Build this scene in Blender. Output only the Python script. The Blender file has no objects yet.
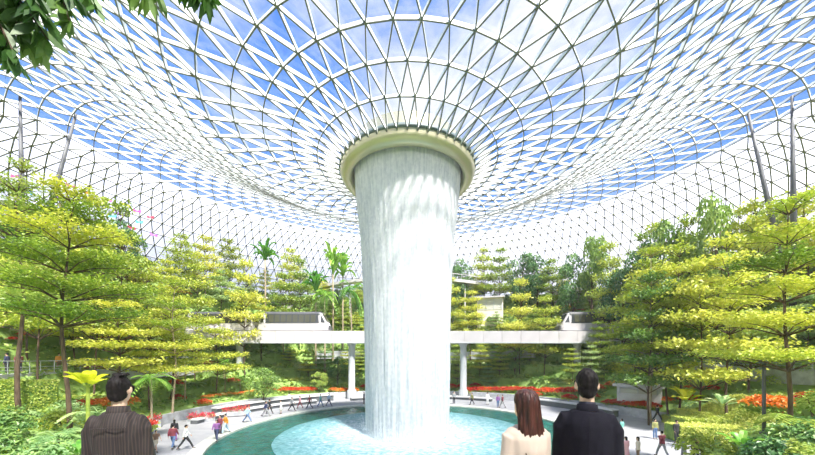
import bpy, math, random
import numpy as np
from mathutils import Vector, Matrix, noise
R = random.Random(7)
PI = math.pi
C = bpy.context.scene.collection
# ------------------------------------------------------------------ camera
F, HZ, D, CZ = 312.5, 356.5, 27.6, 6.6
cam = bpy.data.objects.new('camera', bpy.data.cameras.new('camera'))
C.objects.link(cam); cam.location = (0, -D, CZ); cam.rotation_euler = (PI/2, 0, 0)
cam.data.sensor_width = 36; cam.data.lens = 36*F/815; cam.data.shift_y = (HZ-227.5)/815
cam.data.clip_start = .05; cam.data.clip_end = 500
bpy.context.scene.camera = cam
def wx(px, d): return (px-407.5)/F*d
def at(px, py, d): return (wx(px, d), d-D, CZ+(HZ-py)/F*d)
def pix(x, y, z):
    d = max(y+D, .1); return 407.5+F*x/d, HZ-F*(z-CZ)/d
def plaza(px, py):
    d = CZ*F/(py-HZ); return wx(px, d), d-D
# ------------------------------------------------------------------ materials
def newmat(name):
    m = bpy.data.materials.new(name); m.use_nodes = True
    nt = m.node_tree; nt.nodes.clear()
    return m, nt, nt.nodes.new('ShaderNodeOutputMaterial')
def mat(name, col, rough=.6, metal=0., nscale=0, namt=.15, bump=0, spec=.5, coat=0, stretch=None):
    m, nt, out = newmat(name)
    p = nt.nodes.new('ShaderNodeBsdfPrincipled'); nt.links.new(p.outputs[0], out.inputs[0])
    p.inputs['Base Color'].default_value = (*col, 1); p.inputs['Roughness'].default_value = rough
    p.inputs['Metallic'].default_value = metal; p.inputs['Specular IOR Level'].default_value = spec
    p.inputs['Coat Weight'].default_value = coat
    if nscale:
        tc = nt.nodes.new('ShaderNodeTexCoord'); mp = nt.nodes.new('ShaderNodeMapping')
        nt.links.new(tc.outputs['Object'], mp.inputs[0])
        if stretch: mp.inputs['Scale'].default_value = stretch
        n = nt.nodes.new('ShaderNodeTexNoise'); n.inputs['Scale'].default_value = nscale; n.inputs['Detail'].default_value = 4
        nt.links.new(mp.outputs[0], n.inputs['Vector'])
        r = nt.nodes.new('ShaderNodeValToRGB')
        r.color_ramp.elements[0].position = .3; r.color_ramp.elements[1].position = .7
        r.color_ramp.elements[0].color = (*[max(0, c*(1-namt*1.6)) for c in col], 1)
        r.color_ramp.elements[1].color = (*[min(1, c*(1+namt)) for c in col], 1)
        nt.links.new(n.outputs['Fac'], r.inputs[0]); nt.links.new(r.outputs[0], p.inputs['Base Color'])
        if bump:
            b = nt.nodes.new('ShaderNodeBump'); b.inputs['Strength'].default_value = bump; b.inputs['Distance'].default_value = .05
            nt.links.new(n.outputs['Fac'], b.inputs['Height']); nt.links.new(b.outputs[0], p.inputs['Normal'])
    return m
def leafmat(name, c1, c2, c3, tr=.4, scale=1.3):
    """leaves: three leaf colours of the plant mixed by noise, partly translucent"""
    m, nt, out = newmat(name)
    N = nt.nodes.new
    tc = N('ShaderNodeTexCoord'); oi = N('ShaderNodeObjectInfo')
    n = N('ShaderNodeTexNoise'); n.inputs['Scale'].default_value = scale; n.inputs['Detail'].default_value = 6; n.inputs['Roughness'].default_value = .75
    nt.links.new(tc.outputs['Object'], n.inputs['Vector'])
    a = N('ShaderNodeMath'); a.operation = 'MULTIPLY_ADD'; a.inputs[1].default_value = .3; a.inputs[2].default_value = -.15
    nt.links.new(oi.outputs['Random'], a.inputs[0])
    b = N('ShaderNodeMath'); b.operation = 'ADD'; nt.links.new(n.outputs['Fac'], b.inputs[0]); nt.links.new(a.outputs[0], b.inputs[1])
    r = N('ShaderNodeValToRGB'); e = r.color_ramp.elements
    e[0].position = .33; e[0].color = (*c1, 1); e[1].position = .66; e[1].color = (*c3, 1)
    q = e.new(.5); q.color = (*c2, 1)
    nt.links.new(b.outputs[0], r.inputs[0])
    d = N('ShaderNodeBsdfDiffuse'); t = N('ShaderNodeBsdfTranslucent'); g = N('ShaderNodeBsdfGlossy'); g.inputs['Roughness'].default_value = .45
    g.inputs['Color'].default_value = (.9, .95, .8, 1)
    nt.links.new(r.outputs[0], d.inputs[0]); nt.links.new(r.outputs[0], t.inputs[0])
    x = N('ShaderNodeMixShader'); x.inputs[0].default_value = tr
    nt.links.new(d.outputs[0], x.inputs[1]); nt.links.new(t.outputs[0], x.inputs[2])
    y = N('ShaderNodeMixShader'); y.inputs[0].default_value = .05
    nt.links.new(x.outputs[0], y.inputs[1]); nt.links.new(g.outputs[0], y.inputs[2]); nt.links.new(y.outputs[0], out.inputs[0])
    return m
M = {}
M['beam'] = mat('white_steel', (.93, .93, .94), .5)
M['underside_shade'] = mat('shaded_underside_olive', (.16, .16, .13), .5)  # shade under the white beams, painted as a dark olive-grey colour
M['collar'] = mat('collar_champagne', (.60, .55, .38), .3, metal=.45)
M['collar_rim'] = mat('collar_rim_grey', (.12, .15, .15), .5)
M['steel'] = mat('pale_grey_steel', (.50, .52, .54), .45)
M['white'] = mat('white_paint', (.60, .56, .57), .5)
M['concrete'] = mat('pale_concrete', (.72, .71, .72), .8, nscale=1.2, namt=.08)
M['stone'] = mat('grey_stone', (.5, .51, .54), .8, nscale=2, namt=.15)
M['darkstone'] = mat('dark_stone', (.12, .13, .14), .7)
M['dark'] = mat('dark_glass', (.04, .045, .05), .12, spec=.8)
M['darkgrey'] = mat('dark_grey', (.09, .09, .1), .5)
M['bark'] = mat('brown_bark', (.13, .08, .055), .9, nscale=6, namt=.35, bump=.3, stretch=(1, 1, .3))
M['palebark'] = mat('pale_bark', (.46, .36, .24), .9, nscale=6, namt=.3, stretch=(1, 1, .4))
M['lime'] = leafmat('lime_leaf', (.21, .33, .035), (.50, .58, .06), (.82, .79, .13))
M['limefine'] = leafmat('lime_leaf_near', (.16, .28, .03), (.42, .53, .05), (.78, .76, .10), scale=2.2)
M['mid'] = leafmat('mid_green_leaf', (.13, .26, .05), (.30, .45, .07), (.56, .62, .13))
M['deep'] = leafmat('deep_green_leaf', (.035, .12, .04), (.10, .24, .06), (.26, .40, .09), tr=.3)
M['pale'] = leafmat('pale_green_leaf', (.24, .42, .16), (.45, .60, .22), (.68, .74, .36))
M['palm'] = leafmat('palm_leaf', (.08, .28, .03), (.20, .46, .05), (.42, .62, .10))
M['yellow'] = leafmat('yellow_leaf', (.55, .60, .02), (.78, .76, .03), (.92, .86, .08))
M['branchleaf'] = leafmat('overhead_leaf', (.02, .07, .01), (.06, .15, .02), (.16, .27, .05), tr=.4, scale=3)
M['red'] = leafmat('red_blossom', (.55, .02, .01), (.75, .05, .02), (.85, .16, .03), tr=.3)
M['orange'] = leafmat('orange_blossom', (.75, .14, .02), (.85, .3, .03), (.92, .5, .1), tr=.3)
M['magenta'] = leafmat('crimson_blossom', (.6, .01, .06), (.78, .02, .08), (.85, .08, .12), tr=.3)
M['cover'] = leafmat('ground_cover_leaf', (.12, .28, .06), (.36, .50, .10), (.75, .72, .18), scale=.25)
M['hedge'] = leafmat('hedge_leaf', (.24, .34, .05), (.50, .58, .09), (.78, .78, .2), tr=.35, scale=2.5)
# ------------------------------------------------------------------ mesh helpers
class MB:
    def __init__(s): s.v = []; s.f = []; s.m = []
    def quad(s, a, b, c, d, mi=0):
        i = len(s.v); s.v += [tuple(a), tuple(b), tuple(c), tuple(d)]; s.f.append((i, i+1, i+2, i+3)); s.m.append(mi)
    def poly(s, pts, mi=0):
        i = len(s.v); s.v += [tuple(p) for p in pts]; s.f.append(tuple(range(i, i+len(pts)))); s.m.append(mi)
    def box(s, x0, x1, y0, y1, z0, z1, mi=0):
        i = len(s.v)
        s.v += [(x0,y0,z0),(x1,y0,z0),(x1,y1,z0),(x0,y1,z0),(x0,y0,z1),(x1,y0,z1),(x1,y1,z1),(x0,y1,z1)]
        for f in ((3,2,1,0),(4,5,6,7),(0,1,5,4),(1,2,6,5),(2,3,7,6),(3,0,4,7)): s.f.append(tuple(i+k for k in f)); s.m.append(mi)
    def loft(s, secs, mi=0, caps=True, close=True):
        """secs: list of rings (equal-length point lists)"""
        n = len(secs[0]); i0 = len(s.v)
        for r in secs: s.v += [tuple(p) for p in r]
        for k in range(len(secs)-1):
            for j in range(n if close else n-1):
                a = i0+k*n+j; b = i0+k*n+(j+1) % n
                s.f.append((a, b, b+n, a+n)); s.m.append(mi)
        if caps and close:
            s.f.append(tuple(i0+j for j in range(n))[::-1]); s.m.append(mi)
            s.f.append(tuple(i0+(len(secs)-1)*n+j for j in range(n))); s.m.append(mi)
    def tube(s, pts, rad, n=8, mi=0, flat=None):
        pts = [Vector(p) for p in pts]
        if not hasattr(rad, '__len__'): rad = [rad]*len(pts)
        secs = []; up = None
        for k, p in enumerate(pts):
            t = (pts[min(k+1, len(pts)-1)]-pts[max(k-1, 0)]).normalized()
            if up is None: up = Vector((0, 1, 0)) if abs(t.y) < .9 else Vector((1, 0, 0))
            u = (up-t*up.dot(t)).normalized(); w = t.cross(u); up = u
            rr = rad[k]; ru, rw = (rr if hasattr(rr, '__len__') else (rr, rr))
            secs.append([p+u*(ru*math.cos(2*PI*j/n))+w*(rw*math.sin(2*PI*j/n)) for j in range(n)])
        s.loft(secs, mi)
    def lathe(s, prof, n=48, mi=0, a0=0, a1=2*PI, cx=0, cy=0):
        full = abs(a1-a0-2*PI) < 1e-6; m_ = n if full else n+1; i0 = len(s.v); L = len(prof)
        for k in range(m_):
            a = a0+(a1-a0)*k/n
            for r, z in prof: s.v.append((cx+r*math.sin(a), cy+r*math.cos(a), z))
        for k in range(n):
            for q in range(L-1):
                a = i0+k*L+q; b = i0+((k+1) % m_)*L+q
                s.f.append((a, a+1, b+1, b)); s.m.append(mi)
    def mesh(s, name, mats, smooth=False):
        me = bpy.data.meshes.new(name); me.from_pydata(s.v, [], s.f)
        for m in (mats if isinstance(mats, (list, tuple)) else [mats]): me.materials.append(m)
        me.polygons.foreach_set('material_index', s.m)
        if smooth: me.polygons.foreach_set('use_smooth', [True]*len(s.f))
        me.validate(); me.update(); return me
def link(name, me, parent=None, loc=None):
    o = bpy.data.objects.new(name, me); C.objects.link(o)
    if parent: o.parent = parent
    if loc: o.location = loc
    return o
def tag(o, label=None, cat=None, group=None, kind=None):
    if label: o['label'] = label
    if cat: o['category'] = cat
    if group: o['group'] = group
    if kind: o['kind'] = kind
    return o
def empty(name, loc=(0,0,0), rz=0, label=None, cat=None, group=None, kind=None):
    o = bpy.data.objects.new(name, None); C.objects.link(o); o.location = loc; o.rotation_euler = (0, 0, rz)
    o.empty_display_size = .2
    return tag(o, label, cat, group, kind)
def struct(name, me): return tag(link(name, me), kind='structure')
def remesh(mb, voxel, mats, name, smooth=2, it=None):
    """melts the overlapping limbs of a figure into one continuous skin"""
    me = mb.mesh(name+'_raw', mats)
    o = bpy.data.objects.new('tmp', me); C.objects.link(o)
    r = o.modifiers.new('r', 'REMESH'); r.mode = 'VOXEL'; r.voxel_size = voxel; r.use_smooth_shade = True
    if smooth:
        s_ = o.modifiers.new('s', 'SMOOTH'); s_.iterations = smooth; s_.factor = .5
    dg = bpy.context.evaluated_depsgraph_get(); out = bpy.data.meshes.new_from_object(o.evaluated_get(dg))
    out.name = name; bpy.data.objects.remove(o); bpy.data.meshes.remove(me)
    out.materials.clear()
    for m in (mats if isinstance(mats, (list, tuple)) else [mats]): out.materials.append(m)
    return out
def ssm(a, b, x):
    t = min(max((x-a)/(b-a), 0), 1); return t*t*(3-2*t)
def lerp_table(T, x): return float(np.interp(x, [t[0] for t in T], [t[1] for t in T]))
# ------------------------------------------------------------------ terrain
RPL = [(0, 24.2), (60, 24.8), (90, 23.5), (110, 19.8), (125, 18), (180, 17.2)]
RPR = [(0, 24.2), (60, 25.0), (90, 26.5), (104, 26), (120, 19), (180, 17.2)]
TF = [(0, .0), (.5, .8), (4, 1.6), (7, 4.5), (10, 8.2), (14, 13.4), (17, 17), (20, 20), (60, 20.5)]
TS = [(0, .0), (.5, .9), (3, 1.6), (6, 3.0), (10, 5.2), (14, 9), (18, 13.6), (22, 18), (25, 20.2), (60, 21)]
TN = [(0, 0), (.4, 1.2), (3, 3.0), (5, 3.9), (12, 4.4), (17, 8), (22, 13), (27, 18), (60, 20)]
STEP = 2.3
def raw_h(az, rho):
    a = abs(az); rp = lerp_table(RPL if az < 0 else RPR, a); t = rho-rp
    if t <= 0: return 0.
    w1 = ssm(25, 70, a); w2 = ssm(95, 112, a) if az < 0 else ssm(108, 124, a)
    h = lerp_table(TF, t)*(1-w1)+lerp_table(TS, t)*w1
    return h*(1-w2)+lerp_table(TN, t)*w2
def terr(x, y):
    rho = math.hypot(x, y); az = math.degrees(math.atan2(x, y))
    h = raw_h(az, rho)
    if h < 1.7: return h
    wob = .35*math.sin(math.radians(az)*7)
    q = (h-.5+wob)/STEP; fl = math.floor(q); fr = q-fl
    return min(h+.9, (fl+ssm(.62, .95, fr))*STEP+.5-wob*.6+fr*.12)
def rho_at(az, h):
    lo, hi = 10., 56.
    for _ in range(30):
        m_ = (lo+hi)/2
        if raw_h(az, m_) < h: lo = m_
        else: hi = m_
    return lo
def terrain_mesh():
    rh = [16.6]+list(np.arange(17, 57, .36))+[58.0]; na = 300
    mb = MB()
    for k in range(na):
        a = 2*PI*k/na-PI
        for r in rh:
            x, y = r*math.sin(a), r*math.cos(a)
            z = terr(x, y)
            if z == 0: z = -.12
            mb.v.append((x, y, z+.06*noise.noise(Vector((x*.6, y*.6, 0))) if z > 1 else z))
    L = len(rh)
    for k in range(na):
        for q in range(L-1):
            a = k*L+q; b = ((k+1) % na)*L+q
            mb.f.append((a, a+1, b+1, b)); mb.m.append(0)
    m, nt, out = newmat('hillside_soil')
    N = nt.nodes.new; p = N('ShaderNodeBsdfPrincipled'); p.inputs['Roughness'].default_value = .9
    g = N('ShaderNodeNewGeometry'); sx = N('ShaderNodeSeparateXYZ'); nt.links.new(g.outputs['True Normal'], sx.inputs[0])
    r = N('ShaderNodeValToRGB'); e = r.color_ramp.elements
    e[0].position = .06; e[0].color = (.5, .5, .52, 1); e[1].position = .2; e[1].color = (.30, .44, .12, 1)
    n = N('ShaderNodeTexNoise'); n.inputs['Scale'].default_value = .7; n.inputs['Detail'].default_value = 8
    tc = N('ShaderNodeTexCoord'); nt.links.new(tc.outputs['Object'], n.inputs['Vector'])
    mx = N('ShaderNodeMixRGB'); mx.blend_type = 'MULTIPLY'; mx.inputs[0].default_value = .6
    r2 = N('ShaderNodeValToRGB'); r2.color_ramp.elements[0].position = .35; r2.color_ramp.elements[1].position = .65
    r2.color_ramp.elements[0].color = (.5, .55, .4, 1); nt.links.new(n.outputs['Fac'], r2.inputs[0])
    nt.links.new(sx.outputs['Z'], r.inputs[0]); nt.links.new(r.outputs[0], mx.inputs[1]); nt.links.new(r2.outputs[0], mx.inputs[2])
    nt.links.new(mx.outputs[0], p.inputs['Base Color']); nt.links.new(p.outputs[0], out.inputs[0])
    return mb.mesh('hillside', m)
struct('ground', terrain_mesh())
# ------------------------------------------------------------------ dome
prof = [(5.85,22.4),(7.76,23.2),(9.9,23.65),(12.1,23.9),(14.1,24.25),(16,24.75),(18,25.5),(22,27.5),(26,29.4),(30,30.9),(34,31.9),(38,32.35),(42,32.2),(46,31.0),(50,28.3),(53.5,24),(56,18),(57.5,11),(58.4,5),(58.6,0)]
P = np.array(prof); S_ = np.concatenate([[0], np.cumsum(np.hypot(*np.diff(P, axis=0).T))])
def cr(t):
    i = min(max(int(np.searchsorted(S_, t))-1, 0), len(S_)-2); u = (t-S_[i])/(S_[i+1]-S_[i])
    p1, p2 = P[i], P[i+1]; p0 = P[i-1] if i > 0 else 2*p1-p2; p3 = P[i+2] if i+2 < len(P) else 2*p2-p1
    return .5*((2*p1)+(p2-p0)*u+(2*p0-5*p1+4*p2-p3)*u*u+(3*p1-p0-3*p2+p3)*u**3)
rings = []; t = 0; n = 50
while t < S_[-1]:
    a, b = cr(t), cr(min(t+.05, S_[-1])); tg = (b-a)/np.linalg.norm(b-a)
    rings.append((a[0], a[1], n, (-tg[1], tg[0])))    # outward normal in (rho,z)
    t += 2.0 if a[0] < 20 else (2.3 if a[0] < 42 else 2.2)
    if len(rings) in (6, 18): n *= 2
def node(i, j, off=0):
    r, z, n_, nn = rings[i]; a = 2*PI*(j+(i % 2)*.5)/n_
    r2 = r+nn[0]*off
    return Vector((r2*math.sin(a), r2*math.cos(a), z+nn[1]*off))
def dome_z(rho):
    rr = [r[0] for r in rings]; zz = [r[1] for r in rings]
    return float(np.interp(rho, rr[:20], zz[:20]))
lat = MB(); glu = MB(); gll = MB(); glz = glu
def beam(A, A2, B, B2, w, wf):
    d = (B-A).normalized(); n_ = ((A2-A)+(B2-B)).normalized(); s = d.cross(n_).normalized()
    i = len(lat.v); h = .07
    for P_, Q in ((A, A2), (B, B2)):
        lat.v.extend([tuple(P_-s*w), tuple(P_+s*w), tuple(Q+s*w), tuple(Q-s*w)])
    for f in ((0,1,5,4),(1,2,6,5),(2,3,7,6),(3,0,4,7)): lat.f.append(tuple(i+k for k in f)); lat.m.append(0)
    # slightly wider lower strip, dark olive to paint in the underside's shade
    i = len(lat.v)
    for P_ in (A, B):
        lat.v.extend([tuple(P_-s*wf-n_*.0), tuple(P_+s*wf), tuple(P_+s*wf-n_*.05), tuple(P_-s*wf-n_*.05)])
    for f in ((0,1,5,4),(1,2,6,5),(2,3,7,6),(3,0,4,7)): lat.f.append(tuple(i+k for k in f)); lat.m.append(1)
def edge(i, j, k, l):
    r = rings[i][0]
    dp = .24
    w = .028 if r < 20 else .035
    beam(node(i, j), node(i, j, dp), node(k, l), node(k, l, dp), w, .036 if r < 20 else (.045 if i < 17 else .064))
for i, (r, z, n_, nn) in enumerate(rings):
    glz = glu if i < 17 else gll
    for j in range(n_):
        if i > 0: edge(i, j, i, j+1)
        if i+1 < len(rings):
            n2 = rings[i+1][2]
            if n2 == n_:
                q = j if i % 2 == 0 else j+1
                edge(i, j, i+1, q); edge(i, j, i+1, q-1)
                glz.poly([node(i, j, .4), node(i+1, q, .4), node(i+1, q-1, .4)])
                glz.poly([node(i, j, .4), node(i, j+1, .4), node(i+1, q, .4)])
            else:
                f = (j+(i % 2)*.5)*2-((i+1) % 2)*.5
                qs = [math.floor(f), math.ceil(f)] if f != int(f) else [int(f)-1, int(f), int(f)+1]
                for q in qs: edge(i, j, i+1, q)
                for q0, q1 in zip(qs, qs[1:]): glz.poly([node(i, j, .4), node(i+1, q1, .4), node(i+1, q0, .4)])
                nq = qs[-1]
                if len(qs) == 2:
                    glz.poly([node(i, j, .4), node(i, j+1, .4), node(i+1, nq, .4)])
                    glz.poly([node(i, j+1, .4), node(i+1, nq+1, .4), node(i+1, nq, .4)])
                else: glz.poly([node(i, j, .4), node(i, j+1, .4), node(i+1, nq, .4)])
struct('ceiling', lat.mesh('roof_lattice', [M['beam'], M['underside_shade']]))
m, nt, out = newmat('roof_glass'); N = nt.nodes.new
tr = N('ShaderNodeBsdfTransparent'); tr.inputs[0].default_value = (.97, .985, 1, 1); gl = N('ShaderNodeBsdfGlossy'); gl.inputs['Roughness'].default_value = .03
mx = N('ShaderNodeMixShader'); mx.inputs[0].default_value = .05
nt.links.new(tr.outputs[0], mx.inputs[1]); nt.links.new(gl.outputs[0], mx.inputs[2]); nt.links.new(mx.outputs[0], out.inputs[0])
struct('window_1', glu.mesh('roof_glazing', m))
m, nt, out = newmat('fritted_glass'); N = nt.nodes.new      # white ceramic frit on the lower panes
tr = N('ShaderNodeBsdfTransparent'); tl = N('ShaderNodeBsdfTranslucent'); tl.inputs[0].default_value = (.80, .79, .84, 1); mx = N('ShaderNodeMixShader'); mx.inputs[0].default_value = .5
nt.links.new(tr.outputs[0], mx.inputs[1]); nt.links.new(tl.outputs[0], mx.inputs[2]); nt.links.new(mx.outputs[0], out.inputs[0])
struct('window_2', gll.mesh('fritted_glazing', m))
# ------------------------------------------------------------------ waterfall mouth, waterfall, pool
ring = empty('oculus_collar', (0, 0, 22), label='smooth beige metal collar round the opening the waterfall drops from', cat='oculus')
c = MB(); c.lathe([(5.80, 22.75), (5.82, 22.45), (5.72, 22.1), (5.45, 21.85), (5.15, 21.75), (4.92, 21.85), (4.78, 22.15), (4.75, 22.8), (4.75, 24.6)], 96)
c.v = [(a, b, z-22) for a, b, z in c.v]; link('collar_shell', c.mesh('collar_shell', M['collar'], True), ring)
c = MB(); c.lathe([(5.75, .95), (5.9, .9), (5.92, .62), (5.8, .6), (5.7, .62), (5.75, .95)], 96); link('outer_rim', c.mesh('outer_rim', M['collar_rim'], True), ring)
c = MB(); c.lathe([(4.72, 2.6), (3.2, 3.0), (0.01, 3.1)], 64); link('trough', c.mesh('trough', M['white'], True), ring)
def watermat(name, lo, hi, tscale, col=(.97, .975, 1.0)):
    m, nt, out = newmat(name); N = nt.nodes.new
    tc = N('ShaderNodeTexCoord'); mp = N('ShaderNodeMapping'); mp.inputs['Scale'].default_value = (tscale, tscale, tscale*.05)
    n1 = N('ShaderNodeTexNoise'); n1.inputs['Scale'].default_value = 1; n1.inputs['Detail'].default_value = 6; n1.inputs['Roughness'].default_value = .7
    nt.links.new(tc.outputs['Object'], mp.inputs[0]); nt.links.new(mp.outputs[0], n1.inputs['Vector'])
    n2 = N('ShaderNodeTexNoise'); n2.inputs['Scale'].default_value = 3.5; n2.inputs['Detail'].default_value = 3; nt.links.new(tc.outputs['Object'], n2.inputs['Vector'])
    ad = N('ShaderNodeMath'); ad.operation = 'MULTIPLY_ADD'; ad.inputs[1].default_value = .35; nt.links.new(n2.outputs['Fac'], ad.inputs[0]); nt.links.new(n1.outputs['Fac'], ad.inputs[2])
    mr = N('ShaderNodeMapRange'); mr.inputs[1].default_value = .5; mr.inputs[2].default_value = .85; mr.inputs[3].default_value = lo; mr.inputs[4].default_value = hi
    nt.links.new(ad.outputs[0], mr.inputs[0])
    d = N('ShaderNodeBsdfDiffuse'); d.inputs[0].default_value = (*col, 1); t_ = N('ShaderNodeBsdfTranslucent'); t_.inputs[0].default_value = (*col, 1)
    a = N('ShaderNodeMixShader'); a.inputs[0].default_value = .45; nt.links.new(d.outputs[0], a.inputs[1]); nt.links.new(t_.outputs[0], a.inputs[2])
    cr_ = N('ShaderNodeValToRGB'); cr_.color_ramp.elements[0].position = .5; cr_.color_ramp.elements[0].color = (.74, .76, .82, 1); cr_.color_ramp.elements[1].position = .78; cr_.color_ramp.elements[1].color = (*col, 1)
    nt.links.new(ad.outputs[0], cr_.inputs[0]); nt.links.new(cr_.outputs[0], d.inputs[0]); nt.links.new(cr_.outputs[0], t_.inputs[0])
    tr = N('ShaderNodeBsdfTransparent'); b = N('ShaderNodeMixShader'); nt.links.new(mr.outputs[0], b.inputs[0])
    nt.links.new(tr.outputs[0], b.inputs[1]); nt.links.new(a.outputs[0], b.inputs[2]); nt.links.new(b.outputs[0], out.inputs[0])
    return m
WP = [(4.66, 22.9), (4.62, 22.0), (4.49, 20.4), (4.3, 18.6), (4.11, 16.9), (3.93, 14.2), (3.8, 11.6), (3.7, 7), (3.63, 2.8), (3.6, -.1)]
def fallmesh(name, dr, amp, seed, m):
    n = 260; mb = MB(); zs = np.linspace(0, 1, 40)
    rr = [p[0] for p in WP]; zz = [p[1] for p in WP]
    for k in range(n):
        a = 2*PI*k/n
        for u in zs:
            z = 22.9+(-.1-22.9)*u
            r = float(np.interp(-z, [-q for q in zz], rr))+dr
            w = noise.noise(Vector((a*14+seed, z*.12, seed)))*amp*(.3+u)+noise.noise(Vector((a*40, z*.25, seed+5)))*amp*.5*(.3+u)
            mb.v.append(((r+w)*math.sin(a), (r+w)*math.cos(a), z))
    for k in range(n):
        for q in range(39):
            A = k*40+q; B = ((k+1) % n)*40+q; mb.f.append((A, A+1, B+1, B)); mb.m.append(0)
    return mb.mesh(name, m, True)
wf = empty('waterfall', (0, 0, 0), label='tall round curtain of white water falling from the roof opening into the pool', cat='waterfall')
link('outer_curtain', fallmesh('outer_curtain', 0, .10, 1, watermat('water_streaks', .9, 1, 5, (.96, .96, .98))), wf)
link('inner_curtain', fallmesh('inner_curtain', -.35, .12, 9, watermat('water_core', .97, 1, 7, (.98, .985, 1))), wf)
sp = MB()
for _ in range(5000):
    a = R.uniform(0, 2*PI); z = abs(R.gauss(0, .55)); r = 3.65+abs(R.gauss(0, .35))+z*.15; s_ = R.uniform(.015, .05)
    if R.random() < .4: z = R.uniform(0, 18); r = float(np.interp(-z, [-q[1] for q in WP], [q[0] for q in WP]))+R.uniform(.05, .25)
    p = Vector((r*math.sin(a), r*math.cos(a), z+.05)); u = Vector((math.cos(a), -math.sin(a), 0))*s_; v = Vector((0, 0, s_*1.6))
    sp.poly([p-u, p+v, p+u, p-v])
tag(link('splash_drops', sp.mesh('splash_drops', mat('drops', (.95, .97, 1), .3)), wf), kind='stuff', label='fine white spray and drops')
# pool
pool = empty('pool', (0, 0, 0), label='round teal pool with pale stone rim below the waterfall', cat='pool')
m, nt, out = newmat('pool_water'); N = nt.nodes.new
p = N('ShaderNodeBsdfPrincipled'); p.inputs['Roughness'].default_value = .22; p.inputs['IOR'].default_value = 1.33; p.inputs['Specular IOR Level'].default_value = .35
tc = N('ShaderNodeTexCoord'); n1 = N('ShaderNodeTexNoise'); n1.inputs['Scale'].default_value = 1.1; n1.inputs['Detail'].default_value = 6; nt.links.new(tc.outputs['Object'], n1.inputs['Vector'])
r = N('ShaderNodeValToRGB'); e = r.color_ramp.elements; e[0].position = .35; e[0].color = (.005, .07, .06, 1); e[1].position = .7; e[1].color = (.02, .16, .135, 1)
nt.links.new(n1.outputs['Fac'], r.inputs[0]); nt.links.new(r.outputs[0], p.inputs['Base Color'])
n2 = N('ShaderNodeTexNoise'); n2.inputs['Scale'].default_value = 2.2; n2.inputs['Detail'].default_value = 4; nt.links.new(tc.outputs['Object'], n2.inputs['Vector'])
b = N('ShaderNodeBump'); b.inputs['Strength'].default_value = .5; b.inputs['Distance'].default_value = .25
nt.links.new(n2.outputs['Fac'], b.inputs['Height']); nt.links.new(b.outputs[0], p.inputs['Normal']); nt.links.new(p.outputs[0], out.inputs[0])
c = MB(); c.lathe([(0.01, -.1), (5, -.1), (10, -.1), (15.3, -.1)], 128); link('water', c.mesh('water', m), pool)
c = MB(); c.lathe([(15.25, -.3), (15.25, .06), (15.35, .1), (16.2, .1), (16.25, .0)], 160); link('rim', c.mesh('rim', mat('rim_stone', (.55, .56, .5), .7, nscale=3, namt=.12)), pool)
# foam apron: real churned water, a lumpy low surface
m, nt, out = newmat('foam'); N = nt.nodes.new
p = N('ShaderNodeBsdfPrincipled'); p.inputs['Roughness'].default_value = .5
tc = N('ShaderNodeTexCoord'); n1 = N('ShaderNodeTexNoise'); n1.inputs['Scale'].default_value = 2.6; n1.inputs['Detail'].default_value = 8; n1.inputs['Roughness'].default_value = .7
nt.links.new(tc.outputs['Object'], n1.inputs['Vector'])
ln = N('ShaderNodeVectorMath'); ln.operation = 'LENGTH'; nt.links.new(tc.outputs['Object'], ln.inputs[0])
mr = N('ShaderNodeMapRange'); mr.inputs[1].default_value = 4; mr.inputs[2].default_value = 12; mr.inputs[3].default_value = .22; mr.inputs[4].default_value = -.12
nt.links.new(ln.outputs['Value'], mr.inputs[0]); ad = N('ShaderNodeMath'); ad.operation = 'ADD'; nt.links.new(n1.outputs['Fac'], ad.inputs[0]); nt.links.new(mr.outputs[0], ad.inputs[1])
r = N('ShaderNodeValToRGB'); e = r.color_ramp.elements; e[0].position = .3; e[0].color = (.03, .16, .16, 1); e[1].position = .8; e[1].color = (.62, .70, .76, 1); q = e.new(.52); q.color = (.15, .33, .37, 1)
nt.links.new(ad.outputs[0], r.inputs[0]); nt.links.new(r.outputs[0], p.inputs['Base Color']); nt.links.new(p.outputs[0], out.inputs[0])
mb = MB(); rr = np.linspace(3.2, 11.0, 60)
for k in range(240):
    a = 2*PI*k/240
    for r_ in rr:
        r2 = r_+(.12*noise.noise(Vector((math.sin(a)*6, math.cos(a)*6, 3))) if r_ > 10.5 else 0)
        z = -.07+.10*noise.noise(Vector((r2*math.sin(a)*1.3, r2*math.cos(a)*1.3, 0)))*ssm(11, 9, r_)+.05*ssm(11, 10.3, r_)
        mb.v.append((r2*math.sin(a), r2*math.cos(a), z))
for k in range(240):
    for q in range(59):
        A = k*60+q; B = ((k+1) % 240)*60+q; mb.f.append((A, A+1, B+1, B)); mb.m.append(0)
tag(link('foam', mb.mesh('foam', m, True), pool), kind='stuff', label='pale churned water round the foot of the fall')
# ------------------------------------------------------------------ plaza floor
m, nt, out = newmat('plaza_paving'); N = nt.nodes.new
p = N('ShaderNodeBsdfPrincipled'); p.inputs['Roughness'].default_value = .75
tc = N('ShaderNodeTexCoord'); br = N('ShaderNodeTexBrick'); br.inputs['Scale'].default_value = 1; br.inputs['Brick Width'].default_value = 1.2; br.inputs['Row Height'].default_value = .6
br.inputs['Color1'].default_value = (.33, .33, .36, 1); br.inputs['Color2'].default_value = (.39, .385, .40, 1); br.inputs['Mortar'].default_value = (.42, .42, .44, 1); br.inputs['Mortar Size'].default_value = .012
nt.links.new(tc.outputs['Object'], br.inputs['Vector']); nt.links.new(br.outputs[0], p.inputs['Base Color']); nt.links.new(p.outputs[0], out.inputs[0])
c = MB(); c.lathe([(16.2, -.3), (16.2, 0), (18, 0), (21, 0), (24, 0), (27.5, 0)], 160); struct('floor', c.mesh('plaza_floor', m))
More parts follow.
